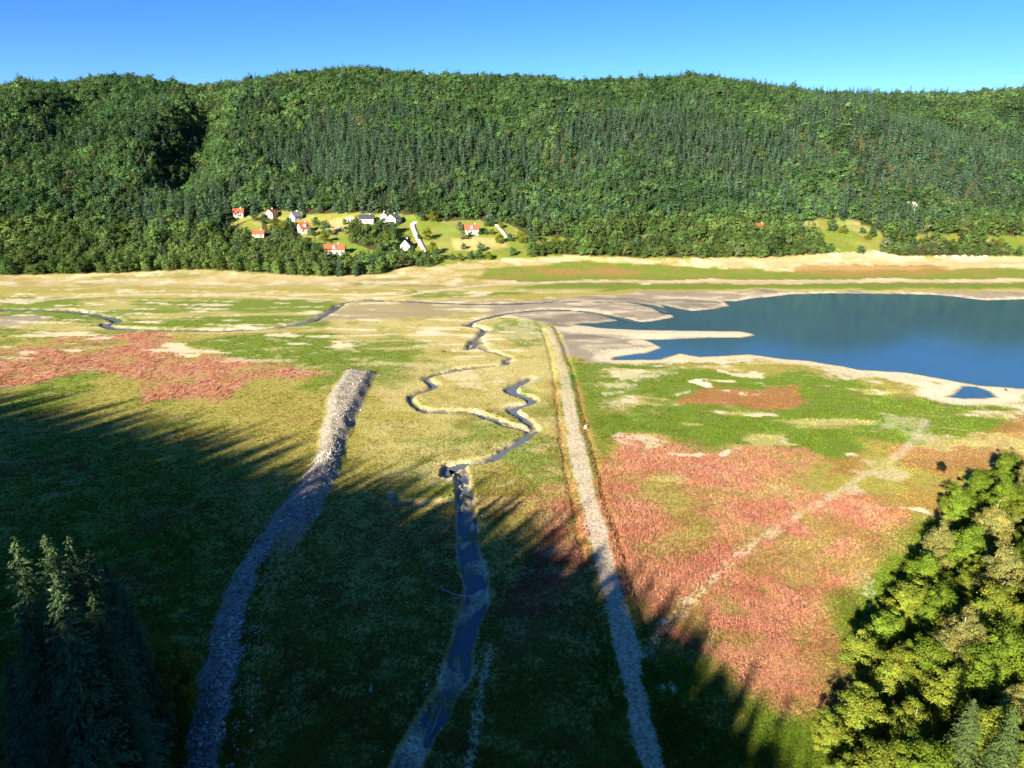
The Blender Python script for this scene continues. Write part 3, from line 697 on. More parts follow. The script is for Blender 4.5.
def scatter(name, P, kind, scale, rot, tint, protos, **props):
    """one object: many small plants or stones that nobody could count"""
    P = np.asarray(P, np.float32); me = bpy.data.meshes.new(name)
    me.vertices.add(len(P)); me.vertices.foreach_set('co', P.ravel())
    a = me.attributes.new('kind_index', 'INT', 'POINT'); a.data.foreach_set('value', np.asarray(kind, np.int32))
    a = me.attributes.new('size', 'FLOAT_VECTOR', 'POINT'); a.data.foreach_set('vector', np.asarray(scale, np.float32).ravel())
    a = me.attributes.new('turn', 'FLOAT_VECTOR', 'POINT'); a.data.foreach_set('vector', np.asarray(rot, np.float32).ravel())
    a = me.attributes.new('tint', 'FLOAT_COLOR', 'POINT'); a.data.foreach_set('color', np.hstack([tint, np.ones((len(P), 1))]).astype(np.float32).ravel())
    o = obj(name, me, kind='stuff', **props)
    ng = bpy.data.node_groups.new(name, 'GeometryNodeTree')
    ng.interface.new_socket('Geometry', in_out='INPUT', socket_type='NodeSocketGeometry'); ng.interface.new_socket('Geometry', in_out='OUTPUT', socket_type='NodeSocketGeometry')
    gi = ng.nodes.new('NodeGroupInput'); go = ng.nodes.new('NodeGroupOutput'); jn = ng.nodes.new('GeometryNodeJoinGeometry')
    def att(nm, t):
        n = ng.nodes.new('GeometryNodeInputNamedAttribute'); n.data_type = t; n.inputs[0].default_value = nm; return n.outputs[0]
    ki, sz, tu = att('kind_index', 'INT'), att('size', 'FLOAT_VECTOR'), att('turn', 'FLOAT_VECTOR')
    er = ng.nodes.new('FunctionNodeEulerToRotation'); ng.links.new(tu, er.inputs[0])
    for i, pr in enumerate(protos):
        oi = ng.nodes.new('GeometryNodeObjectInfo'); oi.inputs['Object'].default_value = pr; oi.inputs['As Instance'].default_value = True
        cm = ng.nodes.new('FunctionNodeCompare'); cm.data_type = 'INT'; cm.operation = 'EQUAL'; ng.links.new(ki, cm.inputs[2]); cm.inputs[3].default_value = i
        ip = ng.nodes.new('GeometryNodeInstanceOnPoints')
        ng.links.new(gi.outputs[0], ip.inputs['Points']); ng.links.new(cm.outputs[0], ip.inputs['Selection']); ng.links.new(oi.outputs['Geometry'], ip.inputs['Instance'])
        ng.links.new(er.outputs[0], ip.inputs['Rotation']); ng.links.new(sz, ip.inputs['Scale']); ng.links.new(ip.outputs[0], jn.inputs[0])
    ng.links.new(jn.outputs[0], go.inputs[0])
    md = o.modifiers.new('plants', 'NODES'); md.node_group = ng
    return o
def tree(name, label, pair, loc, s, tint, rz=None, group=None, cat='tree', crown='crown'):
    e = obj(name, None, None, loc, random.uniform(0, 2 * pi) if rz is None else rz, s, label=label, category=cat)
    if group: e['group'] = group
    obj('trunk', pair[0], e); obj(crown, pair[1], e, tint=[float(t) for t in tint])
    return e

T_CON = np.array([0.062, 0.122, 0.072]); T_DEC = np.array([0.070, 0.148, 0.058]); T_LIGHT = np.array([0.19, 0.235, 0.032]); T_OLIVE = np.array([0.21, 0.215, 0.065]); T_RICH = np.array([0.125, 0.19, 0.022])

# ---- far woods
def far_points():
    sp_ = 5.3
    gx, gy = np.meshgrid(np.arange(-1000, 1000, sp_), np.arange(425, 1120, sp_)); x = gx.ravel() + rng.uniform(-.45, .45, gx.size) * sp_; y = gy.ravel() + rng.uniform(-.45, .45, gx.size) * sp_
    m = np.abs(x) < y * .80 + 20; x, y = x[m], y[m]; z = ground_z(x, y); px, py = project(x, y, z)
    ok = py < np.interp(px, *EDGE_PY)
    for P in CLEAR: ok &= ~inside(px, py, P)
    for hx, hy in ((239,216),(272,217),(296,219),(304,232),(259,236),(335,254),(367,222),(384,222),(394,224),(407,249),(472,233)):
        ok &= ~((np.abs(px - hx) < 10) & (py > hy - 3) & (py < hy + 11))
    ok &= ~((y > RIDGE_Y + 90))
    return x[ok], y[ok], z[ok], px[ok], py[ok]
fx, fy, fz, fpx, fpy = far_points()
n_mix = fbm(fx, fy, 90, 91, 3); n_pat = fbm(fx, fy, 45, 95, 3)
up = np.clip((fy - 560) / 370, 0, 1)
pc = 0.36 + 1.6 * (n_mix - .5)                                        # share of conifers
pc = pc + 0.55 * np.exp(-((up - .35) / .28) ** 2) * (fpx > 230) + .08 * (fpx > 700) * (up > .2) - .5 * (fpy > 232) - .25 * ((fpx < 230) & (up > .35))
pc -= .35 * ((fpx > 280) & (fpx < 640) & (up > .6))
con = rng.uniform(size=len(fx)) < np.clip(pc, .03, .95)
dark = np.clip(.5 + 1.7 * (n_pat - .5), 0, 1)[:, None]
tint = np.where(con[:, None], T_CON * (1 + .0 * dark), T_DEC * (1 - .30 * dark) + T_LIGHT * .20 * (1 - dark))
low = (fpy > 225)[:, None]
tint = np.where(low & ~con[:, None], tint * .78 + .22 * (T_LIGHT * .8), tint)
odd = rng.uniform(size=(len(fx), 1))
tint = np.where((odd > .97) & ~con[:, None], np.array([.12, .16, .07]), tint)
tint = tint * rng.uniform(.6, 1.35, (len(fx), 1)) * (1 + rng.normal(size=(len(fx), 3)) * .05)
scl = np.where(con, rng.uniform(.62, 1.12, len(fx)), rng.uniform(.72, 1.2, len(fx))) * np.where(fpy > 240, .78, 1.0)
scl = scl * np.where((fpx > 222) & (fpx < 312) & (fpy > 216) & (fpy < 248), .68, 1) * np.where((fpx > 880) & (fpy > 244), .6, 1) * np.where((fpx > 780) & (fpx < 840) & (fpy > 238), .7, 1)
scl = scl * np.where((~con) & (rng.uniform(size=len(fx)) > .93), 1.3, 1)
front = np.interp(fpx, *EDGE_PY) - fpy + 100 * ((fpx < -20) | (fpx > 1045))
order = np.argsort(front); n_ind = 215
ind = np.zeros(len(fx), bool); ind[order[:n_ind]] = True
rest = ~ind
protos_far = [joined(p, 'woodland_broadleaf') for p in FAR_B] + [joined(p, 'woodland_spruce') for p in FAR_C]
kidx = np.where(con, len(FAR_B) + rng.integers(0, len(FAR_C), len(fx)), rng.integers(0, len(FAR_B), len(fx)))
scl = scl * np.where(fpy < 235, .84, .92); wid = scl * rng.uniform(.82, 1.2, len(fx))
sc3 = np.stack([wid, wid, scl * np.where(con, rng.uniform(.9, 1.25, len(fx)), rng.uniform(.8, 1.15, len(fx)))], 1)
rot = np.stack([np.zeros(len(fx)), np.zeros(len(fx)), rng.uniform(0, 6.283, len(fx))], 1)
P3 = np.stack([fx, fy, fz - .3], 1)
scatter('hillside_forest', P3[rest], kidx[rest], sc3[rest], rot[rest], tint[rest], protos_far, label='dense mixed green forest covering the far hills', category='forest')
for i in np.where(ind)[0]:
    zone = int(np.searchsorted([45,95,150,205,250,295,345,400,470,560,610,655,700,740,785,830,880,930,980], fpx[i]))
    side = ['at the left frame edge', 'near the left frame edge', 'under the rounded spur', 'right of the rounded spur', 'below the dark gully', 'below the low cream house',
            'left of the long red house', 'before the long red house', 'below the white gabled house', 'below the right red house', 'right of the green glade', 'above the grey mudflats',
            'above the lake inlet', 'above the long sand spit', 'above the sand spit tip', 'left of the yellow meadow', 'below the yellow meadow', 'above the first pale boulders', 'above the middle pale boulders', 'at the right frame edge'][zone]
    big = 'tall' if scl[i] > .66 else 'low'
    kd = 'spruce' if con[i] else 'leafy'
    pair = MID_C[i % 3] if con[i] else MID_B[i % 4]
    tree('spruce_tree' if con[i] else 'broadleaf_tree', '%s tree at the forest edge %s' % (big + (' dark ' if tint[i][1] < .1 else ' light green ') + kd, side), pair, tuple(P3[i]), tuple(sc3[i]), tint[i], group='trees along the lower forest edge')

# ---- shrubs and trees standing on the village lawns and meadows
LONE = [(427,241,6.5,'small round tree alone on the meadow right of the white village road'),(419,240,3.5,'low bush beside the small round tree right of the white road'),
        (437,262,6,'round bush at the foot of the village meadow, right of the white road'),(433,256,7,'dark upright tree at the lower end of the white village road'),(420,266,5,'bush below the end of the white village road'),
        (459,232,6,'grey green tree left of the red roofed house on the right'),(463,240,5,'leafy bush below the grey green tree near the right red house'),
        (481,252,5,'wide bush in front of the tan field below the right red house'),(464,250,3.5,'small bush left of the wide bush below the tan field'),
        (500,244,5.5,'round bush at the right corner of the tan field'),(510,242,4.5,'bush just right of the round field corner bush'),
        (513,256,4.5,'bush on the shore edge below the field corner bushes'),(520,244,6.5,'taller tree right of the field corner bushes'),(533,243,6,'bushy tree left of the open green glade'),
        (545,247,5,'bush in the middle of the open green glade'),(556,246,5.5,'bushy tree right in the open green glade'),(568,249,5,'last bush at the right of the open green glade'),
        (452,261,4,'first low shrub of the row on the shore edge'),(460,261,4,'second low shrub of the row on the shore edge'),(471,260,4.5,'third low shrub of the row on the shore edge'),(479,260,5,'fourth low shrub of the row on the shore edge'),(489,260,4.5,'last low shrub of the row on the shore edge'),
        (487,227,5,'hedge bush right of the right red roofed house'),(492,226,5,'hedge bush beside the upper end of the right white road'),(501,229,4,'small bush inside the corner of the right white road'),
        (480,235,3.2,'low hedge plant below the right red house'),(486,235,3.2,'low hedge plant in the garden right of the red house'),(492,235,3.4,'low hedge plant at the right end of the garden'),(470,237,3,'low hedge plant at the left end of the garden'),
        (421,222,6,'round tree at the top of the white village road'),(433,223,7,'broad round tree at the forest edge above the meadow'),
        (345,225,3.5,'small bush in the middle of the tan village field'),(326,236,8,'dark tree on the village lawn left of the tan field'),(324,243,6,'tree below the dark lawn tree'),
        (316,226,5,'tree behind the red house with white walls'),(312,236,5,'bush beside the red house with white walls'),(357,262,4,'bush on the lawn right of the long red house'),(364,262,3.5,'low bush farther right of the long red house'),
        (832,232,6.5,'round tree at the head of the right hand meadow'),(843,234,5,'shrub in the dividing hedge of the right meadow'),(872,237,5,'shrub at the right side of the yellow meadow'),(862,234,4,'hedge shrub crossing the yellow meadow'),
        (868,240,4,'lower hedge shrub crossing the yellow meadow'),(885,250,7,'silvery willow at the lower end of the yellow meadow'),(861,254,4.5,'small dark cone shaped shrub on the shore below the meadow'),(1000,248,5.5,'lone tree standing on the far right lawn'),(1005,250,4,'small shrub beside the lone tree on the far right lawn'),
        (935,240,5,'bush in the pale strip of grass on the right'),(285,235,7,'tall tree between the village houses on the left'),(290,228,6,'tree above the red house with white walls'),(265,225,6,'tree between the two upper left houses'),(275,230,7,'tree below the white house with brown roof'),
        (255,222,6,'tree right of the small lawn of the uppermost left house'),(392,236,8,'tall tree left of the shaded village lawn'),(389,246,8,'leafy tree below the white village houses'),(383,231,7,'tree in front of the white village houses')]
for i, (px, py, hgt, lab) in enumerate(LONE):
    x, y, z = hit(px, py); s = 1.35 * hgt / 12.0
    con_ = 'dark' in lab and 'cone' in lab
    t = T_DEC * random.uniform(.7, 1.0) if i % 3 else T_LIGHT * random.uniform(.6, .8)
    if 'silver' in lab or 'grey green' in lab: t = np.array([.17, .20, .11])
    tree('shrub' if hgt < 5.6 else 'broadleaf_tree', lab, MID_B[i % 4], (x, y, z - .1 - (.8 * s if hgt < 5.6 else 0)), (s * 1.15, s * 1.15, s), t, cat='shrub' if hgt < 5.6 else 'tree', crown='foliage' if hgt < 5.6 else 'crown')
x, y, z = hit(940, 472); tree('shrub', 'dark bush standing in for a cast shadow in the rust coloured field on the right', MID_B[1], (x, y, z - .3), (.22, .22, .26), (.012, .018, .012), cat='shrub', crown='foliage')  # near-black bush added to stand in for a cast shadow of unknown origin

# ---- right foreground trees: (top pixel, height, kind, tint, label)
RIGHT = [
 (1012,452,9,'b',T_RICH,'dark green tree at the upper tip of the right hand wood'),(985,470,9,'b',T_RICH*.9,'small dark tree below the upper tip of the right hand wood'),
 (962,487,9,'b',T_RICH*1.1,'green tree on the upper left rim of the right hand wood'),(1008,480,10,'b',T_RICH,'green tree behind the pale birch at the right frame edge'),
 (1000,500,12,'w',T_OLIVE*1.15,'pale olive birch with white branches, uppermost birch on the right'),(945,524,11,'w',T_OLIVE,'broad olive birch on the left rim of the right hand wood'),
 (1010,545,12,'w',T_OLIVE*.95,'olive birch with white limbs at the right frame edge'),(975,528,10,'b',T_RICH*1.1,'green tree between the two upper birches'),
 (912,582,9,'b',T_LIGHT,'bright green tree below the broad olive birch on the left rim'),(1005,586,10,'b',T_LIGHT*1.0,'bright green tree under the birch at the right frame edge'),
 (948,590,9,'b',T_RICH,'shaded green tree in the gap above the grey olive birch'),(972,612,12,'w',T_OLIVE*.9,'grey olive birch in the middle of the right hand wood'),
 (866,632,8,'b',T_LIGHT*1.1,'yellow green tree farthest left in the right hand wood'),(905,650,9,'b',T_LIGHT,'yellow green tree beside the leftmost tree of the right hand wood'),
 (1015,636,10,'b',T_RICH,'dark green tree at the right frame edge below the middle birch'),(955,672,8,'b',T_LIGHT,'bright leafy tree below the middle birch'),
 (868,690,9,'b',T_LIGHT*.95,'large yellow green tree low on the left rim of the right hand wood'),(915,702,9,'w',T_LIGHT*.8,'leafy birch low in the right hand wood with bare pale twigs'),
 (832,716,6,'b',T_LIGHT,'low bright tree at the bottom left of the right hand wood'),(975,696,13,'c',np.array([.085,.135,.045]),'grey green spruce at the bottom right'),
 (1016,706,13,'c',np.array([.08,.13,.04]),'grey green spruce in the bottom right corner'),(930,744,9,'b',T_RICH,'dark leafy tree at the bottom edge beside the spruces'),
 (880,748,8,'b',T_LIGHT*.9,'leafy tree at the bottom edge of the right hand wood'),(842,762,5,'b',T_LIGHT,'low bush like tree at the bottom edge left of the right hand wood'),
 (890,612,8,'b',T_RICH*1.2,'small green tree on the rim between the bright and yellow green trees'),(935,640,9,'b',T_RICH,'green tree left of the grey olive birch'),
 (990,655,9,'b',T_RICH,'green tree right of the bright leafy tree below the middle birch'),(930,556,9,'b',T_RICH*1.1,'green tree tucked against the rim beneath the broad olive birch')]
for i, (px, py, hgt, k, t, lab) in enumerate(RIGHT):
    x, y, z = hit(px, py, hgt)
    if k == 'c': pair, b = NEAR_C[i % 3], 20.0
    elif k == 'w': pair, b = NEAR_BIRCH[i % 3], 12.0
    else: pair, b = NEAR_B[i % 4], 11.0
    s = hgt / b; wx_ = s * (1.15 if k == 'c' else 1.05)
    tree({'c': 'spruce_tree', 'w': 'birch_tree', 'b': 'broadleaf_tree'}[k], lab, pair, (x, y, z - .2), (wx_, wx_, s), t, group='trees of the wood on the right')

taken = [o.location[:2] for o in COL.objects if o.get('group') == 'trees of the wood on the right']
cand = np.column_stack([rng.uniform(20, 150, 2600), rng.uniform(38, 190, 2600)]); ch = rslope(cand[:, 0], cand[:, 1]); cz = ground_z(cand[:, 0], cand[:, 1]); cnt = 0
cpx, cpy = project(cand[:, 0], cand[:, 1], cz + 8)
for (x, y), h, z, qx, qy in zip(cand, ch, cz, cpx, cpy):
    if h < 2.2 or qx > 1075 or qy > 830 or qx < 700 or min(math.hypot(x - a, y - b) for a, b in taken) < 4.2 or cnt >= 46: continue
    cnt += 1; taken.append((x, y)); hg = random.uniform(6.5, 9.5); bi = cnt % 4 == 0
    tree('birch_tree' if bi else 'broadleaf_tree', ('olive birch' if bi else ['bright yellow green', 'deep green', 'dull yellow green'][cnt % 3] + ' leafy tree') + ' inside the right wood, %s' % ('near its tip' if qy < 545 else 'by the middle birch' if qy < 660 else 'near the spruces'), (NEAR_BIRCH[cnt % 3] if bi else NEAR_B[cnt % 4]), (x, y, z - .2), (hg / 10.5, hg / 10.5, hg / 11), (T_OLIVE if bi else [T_LIGHT, T_RICH, T_LIGHT * .8][cnt % 3]) * random.uniform(.8, 1.05), group='trees of the wood on the right')

def right_wood():
    gx, gy = np.meshgrid(np.arange(20, 330, 5.5), np.arange(-40, 300, 5.5)); gx = gx.ravel() + rng.uniform(-2, 2, gx.size); gy = gy.ravel() + rng.uniform(-2, 2, gy.size)
    h = rslope(gx, gy); z = ground_z(gx, gy); px, py = project(gx, np.maximum(gy, 8), z + 8)
    ok = (h > 2.2) & ((gy < 30) | (px > 1062) | (py > 838)) & (np.hypot(gx, gy) > 25) & (z < 58 + .4 * np.hypot(gx, gy))
    x, y, z = gx[ok], gy[ok], z[ok]; n = len(x); s = rng.uniform(.6, .95, n)
    scatter('sunlit_side_forest', np.column_stack([x, y, z - .3]), rng.integers(0, 4, n), np.column_stack([s * .95, s * .95, s * .9]), np.column_stack([np.zeros(n), np.zeros(n), rng.uniform(0, 6.28, n)]),
            np.where(rng.uniform(size=(n, 1)) > .5, T_RICH, T_LIGHT) * rng.uniform(.7, 1.05, (n, 1)), [joined(p, 'slope_leafy_tree') for p in MID_B], label='leafy forest continuing up the slope right of the view', category='forest')
right_wood()
# ---- left foreground spruces
LEFT = [(12,531,21,'spruce with sunlit tip at the left frame edge'),(43,529,19,'spruce with small sunlit tip behind the taller sunlit spruce'),(50,541,21,'spruce with long sunlit tip, second from the left edge'),
        (53,568,22,'spruce with the brightest yellow tip standing in front'),(66,531,18,'dark spruce with a barely lit tip at the back'),(87,545,19,'spruce with small lit tip on the right of the group'),
        (90,588,21,'shaded spruce right of the brightest tipped spruce'),(104,562,18,'dark spruce on the right flank of the group'),(122,586,18,'dark spruce lower on the right flank of the group'),(136,622,17,'dark spruce at the right end of the group'),
        (45,655,21,'shaded spruce in the middle of the dark group'),(42,704,21,'grey green shaded spruce near the bottom edge'),(6,655,20,'shaded tree low at the left frame edge'),(110,640,19,'shaded spruce above the green bushy tree'),
        (85,672,20,'dark spruce low in the middle of the group'),(20,600,20,'dark spruce under the leftmost sunlit tip'),(128,700,18,'dark spruce at the bottom right of the group'),(75,735,20,'dark spruce at the bottom edge'),(8,735,20,'dark spruce in the bottom left corner')]
for i, (px, py, hgt, lab) in enumerate(LEFT):
    if 'tip' in lab or 'tipped' in lab:
        a_, b_ = ray(px, py); y = {12: 59.5, 43: 64.5, 50: 60.5, 53: 55.5, 66: 66.0, 87: 63.2, 90: 60.0}.get(px, 58.0); x = a_ * y; z = float(ground_z(x, y)); hgt = CAM_H + b_ * y - z
    else: x, y, z = hit(px, py, hgt)
    s = hgt / 20.0
    tree('spruce_tree', lab, NEAR_C[i % 3], (x, y, z - .2), (.5 + .5 * s, .5 + .5 * s, s), T_CON * random.uniform(.8, 1.2) * np.array([1.2, 1.1, .8]), group='spruces in the left foreground')
x, y, z = hit(165, 643, 12)
tree('broadleaf_tree', 'green bushy tree at the foot of the shaded spruces beside the embankment', NEAR_B[2], (x, y, z - .2), (.9, .9, 1.09), T_LIGHT)

# ---- woods on the slopes beside and behind the view (they throw the long shadow)
def slope_wood():
    P = []; S = []; K = []
    for i in range(len(CREST) - 1):
        a, b = CREST[i], CREST[i + 1]; D = np.hypot(*(b - a)[:2])
        for spc, lo, hi, wob in ((1.3, .17, .30, 6.0), (4.6, .36, .66, 3.0)):
            if i >= 8 and spc > 2: spc, lo, hi = 5.0, .28, .45
            n = max(1, int(D / spc))
            for k in range(n):
                q = a + (b - a) * (k + rng.uniform(.1, .9)) / n; off = rng.uniform(-wob, wob)
                P.append((q[0] - SX * off, q[1] - SY * off)); S.append(rng.uniform(lo, hi)); K.append(0 if i < 8 else 1)
    gx, gy = np.meshgrid(np.arange(-420, 20, 6.0), np.arange(-130, 150, 6.0))
    gx = gx.ravel() + rng.uniform(-2.5, 2.5, gx.size); gy = gy.ravel() + rng.uniform(-2.5, 2.5, gy.size)
    hh = spur(gx, gy); d, par = seg_dist(gx, gy, CREST[:, :2])
    top = np.interp(par, np.arange(len(CREST)), CREST[:, 2])
    for x, y, h, t in zip(gx, gy, hh, top):
        px, py = project(x, max(y, 3), h + 10)
        if h < 4 or (y > 2 and -60 < px < 1100 and py < 900 and y < 200): continue
        if math.hypot(x, y) < 14: continue
        P.append((x, y)); S.append(min(rng.uniform(.5, .9), max(.3, (t - h) / 23.))); K.append(0)
    P = np.array(P); z = ground_z(P[:, 0], P[:, 1]); S = np.array(S); n = len(P); K = np.array(K)
    scatter('shadow_side_forest', np.column_stack([P, z - .3]), rng.integers(0, 3, n) + 3 * K, np.column_stack([S * (1 + .3 * K), S * (1 + .3 * K), S * 21 / 18.]), np.column_stack([np.zeros(n), np.zeros(n), rng.uniform(0, 6.28, n)]),
            T_CON * rng.uniform(.8, 1.3, (n, 1)), [joined(p, 'slope_spruce') for p in MID_C] + [joined(p, 'slope_broadleaf') for p in MID_B[:3]], label='dark spruce forest on the spur left of and behind the view', category='forest')
slope_wood()

# ------------------------------------------------------------------ village
def house(px, py, L, Wd, Hw, Hr, rz, wall, roof, lab, chim=True, dormer=False, base_z=None, name='house'):
    x, y, z = hit(px, py); L *= .9; Wd *= .9; Hr *= .9
    e = obj(name, None, None, (x, y, z), rz, label=lab, category='house')
    m = MB(); m.box(-L / 2, L / 2, -Wd / 2, Wd / 2, -1.5, Hw); b = len(m.v)
    for sx in (-1, 1):                                             # gables
        k = len(m.v); m.v += [(sx * L / 2, -Wd / 2, Hw), (sx * L / 2, Wd / 2, Hw), (sx * L / 2, 0, Hw + Hr * .97)]; m.f.append((k, k + 1, k + 2))
    obj('wall', m.mesh('wall', wall), e)
    r = MB(); o = .5; zz = Hw - o * Hr / (Wd / 2); t = .18
    for sy in (-1, 1):
        k = len(r.v)
        for xx in (-L / 2 - o, L / 2 + o):
            r.v += [(xx, sy * (Wd / 2 + o), zz), (xx, 0, Hw + Hr), (xx, 0, Hw + Hr + t), (xx, sy * (Wd / 2 + o), zz + t)]
        r.f += [(k, k+1, k+5, k+4), (k+3, k+7, k+6, k+2), (k, k+4, k+7, k+3), (k, k+3, k+2, k+1), (k+4, k+5, k+6, k+7)]
    ro = obj('roof', r.mesh('roof', roof), e)
    if chim:
        c = MB(); c.box(L * .18, L * .18 + .7, -.2, .5, Hw + Hr * .5, Hw + Hr + .9); obj('chimney', c.mesh('chimney', wall), ro)
    if dormer:
        c = MB(); c.box(-.8, .8, -Wd / 2 + .2, -.3, Hw + .1, Hw + Hr * .72); d = obj('dormer', c.mesh('dormer', wall), ro)
    w = MB(); w.box(-.5, .5, -.04, .04, 0, 1.2); wm = w.mesh('window', M_GLASS)
    nfl = 2 if Hw > 4 else 1
    for f in range(nfl):
        for k in range(max(2, int(L / 3))):
            xx = -L / 2 + (k + .5) * L / max(2, int(L / 3))
            if f == 0 and k == 1: continue
            obj('window', wm, e, (xx, -Wd / 2 - .02, 1.0 + 2.7 * f))
    for sx in (-1, 1):
        for yy in (-Wd * .22, Wd * .22): obj('window', wm, e, (sx * (L / 2 + .02), yy, 1.0), pi / 2)
        obj('window', wm, e, (sx * (L / 2 + .02), 0, Hw + Hr * .2), pi / 2, (.9, 1, .8))
    d = MB(); d.box(-.5, .5, -.05, .05, 0, 2.1); k = max(2, int(L / 3)); obj('door', d.mesh('door', M_WOOD), e, (-L / 2 + 1.5 * L / k, -Wd / 2 - .02, 0))
    return e
house(239, 216.5, 8, 6, 3, 3, .15, M_WHITE, M_RED, 'small white house with red roof, highest at the left of the village')
house(272, 217, 7, 7, 3.2, 3, 1.2, M_WHITE, M_BROWN, 'white gabled house with brown roof at the forest edge', dormer=False)
house(296, 219.5, 8, 7, 2.8, 3.4, .9, M_WHITE, M_GREY, 'low white house with grey roof')
house(304, 232.5, 8, 7.5, 3.6, 4, .7, M_WHITE, M_RED, 'red roofed house with white walls in the middle of the trees', dormer=True)
house(259, 236.5, 9, 6, 2, 2.6, .1, M_CREAM, M_RED, 'low cream house with orange red roof among trees')
house(335, 254, 15, 8, 3.4, 3.6, .12, M_WHITE, M_RED, 'long red roofed house above the shore trees', dormer=True)
house(367, 222.5, 12, 8, 3.2, 3.0, .05, M_WHITE, M_DARK, 'long white house with dark roof')
house(384.5, 222, 5, 6, 4.5, 3.0, 1.5, M_WHITE, M_GREY, 'narrow tall white gabled cottage')
house(394, 224, 10, 9, 4.4, 3.4, 1.2, M_WHITE, M_GREY, 'large white house with grey roof right of the narrow cottage')
house(407, 249, 8, 8, 2.8, 4.2, 1.35, M_WHITE, M_DARK, 'white gabled house beside the lower white village road')
house(472, 233, 11, 8, 2.8, 3.6, .03, M_WHITE, M_RED, 'red roofed white house on the right above the tan field', dormer=True)
house(759, 234, 7, 6, 5, 3, .2, M_CREAM, M_RED, 'red roof peeking out of the forest above the lake')
house(912, 209, 9, 6, 3.5, 2, .1, M_WHITE, M_WHITE, 'long pale roof showing above trees on the right', chim=False)
house(350, 222, 5, 3, 2.4, .8, .3, M_WHITE, M_WHITE, 'small white shed left of the long dark roofed house', chim=False, name='shed')
house(477, 235, 3.2, 2.6, 2.2, .6, .1, M_WHITE, M_WHITE, 'tiny white shed in the garden of the right red house', chim=False, name='shed')
def vroad(pts, w, lab):
    P = spline([hit(a, b)[:2] for a, b in pts], 8); T = np.gradient(P, axis=0); T /= np.linalg.norm(T, axis=1)[:, None]; Nn = np.stack([-T[:, 1], T[:, 0]], 1)
    A = P + Nn * w; B = P - Nn * w; n = len(P); za = np.maximum(ground_z(A[:, 0], A[:, 1]), ground_z(B[:, 0], B[:, 1])) + .25
    V = np.vstack([np.column_stack([A, za]), np.column_stack([B, za]), np.column_stack([A, za - 1]), np.column_stack([B, za - 1])])
    F = []
    for i in range(n - 1): F += [(i, i+1, n+i+1, n+i), (i, 2*n+i, 2*n+i+1, i+1), (n+i, n+i+1, 3*n+i+1, 3*n+i)]
    obj('village_road', mesh_np('village_road', V, np.array(F), M_GRAVEL), kind='structure', label=lab, category='road')
vroad([(426,253),(419,240),(413,226),(416,222)], 1.9, 'straight white road climbing through the village')
vroad([(507,238),(503,232),(498,226),(494,225)], 1.5, 'short bent white road right of the red house')

# ------------------------------------------------------------------ stones, driftwood, person
def rock_mesh(seed, mat, flatn=.65):
    r = np.random.default_rng(seed); import bmesh
    bm = bmesh.new(); bmesh.ops.create_icosphere(bm, subdivisions=1, radius=.5)
    for v in bm.verts: v.co *= r.uniform(.72, 1.2); v.co.z *= flatn
    me = bpy.data.meshes.new('stone'); bm.to_mesh(me); bm.free(); me.materials.append(mat); return me
for i, (px, w) in enumerate([(915.5,3.2),(921,2.4),(936.5,3.0),(944,4.2),(954.5,5),(964,4.2),(972,1.8),(980,2),(985.5,4.6)]):
    x, y, z = hit(px, 257.2); s = w
    obj('boulder', rock_mesh(40 + i, M_BOULDER, .6), None, (x, y, z + .3), i * 1.3, (s, s * .8, s * .75), label='%s pale boulder below the trees on the far right shore' % ['first','second','third','fourth','fifth','sixth','seventh','eighth','ninth'][i] + ' from the left', category='boulder', group='pale boulders on the far shore')
x, y, z = hit(585.5, 429); obj('boulder', rock_mesh(60, M_BOULDER, 1.0), None, (x, y, z + .5), .4, (1.1, 1.0, 1.7), label='upright white boulder beside the dirt track', category='boulder')
def stone_field():
    P = []; S = []
    n = 20000; t = rng.uniform(0, 1, n) ** .8; i = np.clip((t * (len(BANKAXIS) - 1)), 0, len(BANKAXIS) - 1.001); k = i.astype(int); c = BANKAXIS[k] + (BANKAXIS[k + 1] - BANKAXIS[k]) * (i - k)[:, None]
    x = c[:, 0] + rng.normal(size=n) * 2.6; y = c[:, 1] + rng.normal(size=n) * 3
    sd = poly_sd(x, y, BANKPOLY, 30); m = (sd < .3) & ((x < np.interp(y, BANKAXIS[::-1, 1], BANKAXIS[::-1, 0]) + .4) | (rng.uniform(size=n) > .85) | (y > 128)) & ((y < 165) | (rng.uniform(size=n) > .8)) & (fbm(x, y, 4, 25, 2) > .4)
    x, y = x[m], y[m]; n = len(x); s = rng.uniform(.12, .42, n) * (1 + 1.0 * (rng.uniform(size=n) > .95)); z = ground_z(x, y)
    return x, y, z, s
x, y, z, s = stone_field(); n = len(x)
x2, y2 = [], []
for q in range(420):
    k = rng.integers(0, len(STREAM)); x2.append(STREAM[k][0] + rng.normal() * 1.9); y2.append(STREAM[k][1] + rng.normal() * 2)
x2 = np.array(x2); y2 = np.array(y2); z2 = ground_z(x2, y2); 
rp = [bpy.data.objects.new('stone', rock_mesh(70 + i, M_ROCK)) for i in range(4)]
def scat_rocks(nm, x, y, z, s, lab):
    n = len(x); scatter(nm, np.column_stack([x, y, z + s * .1]), rng.integers(0, 4, n), s[:, None] * rng.uniform(.7, 1.3, (n, 3)), rng.uniform(0, 6.28, (n, 3)) * [.1, .1, 1], np.ones((n, 3)) * rng.uniform(.45, 1.0, (n, 1)) ** 2 * 2.0, rp, label=lab, category='stones')
scat_rocks('embankment_stones', x, y, z, s, 'loose grey stones covering the raised embankment')
scat_rocks('stream_stones', x2, y2, z2, rng.uniform(.15, .5, len(x2)), 'pale stones and gravel along the shaded stream')

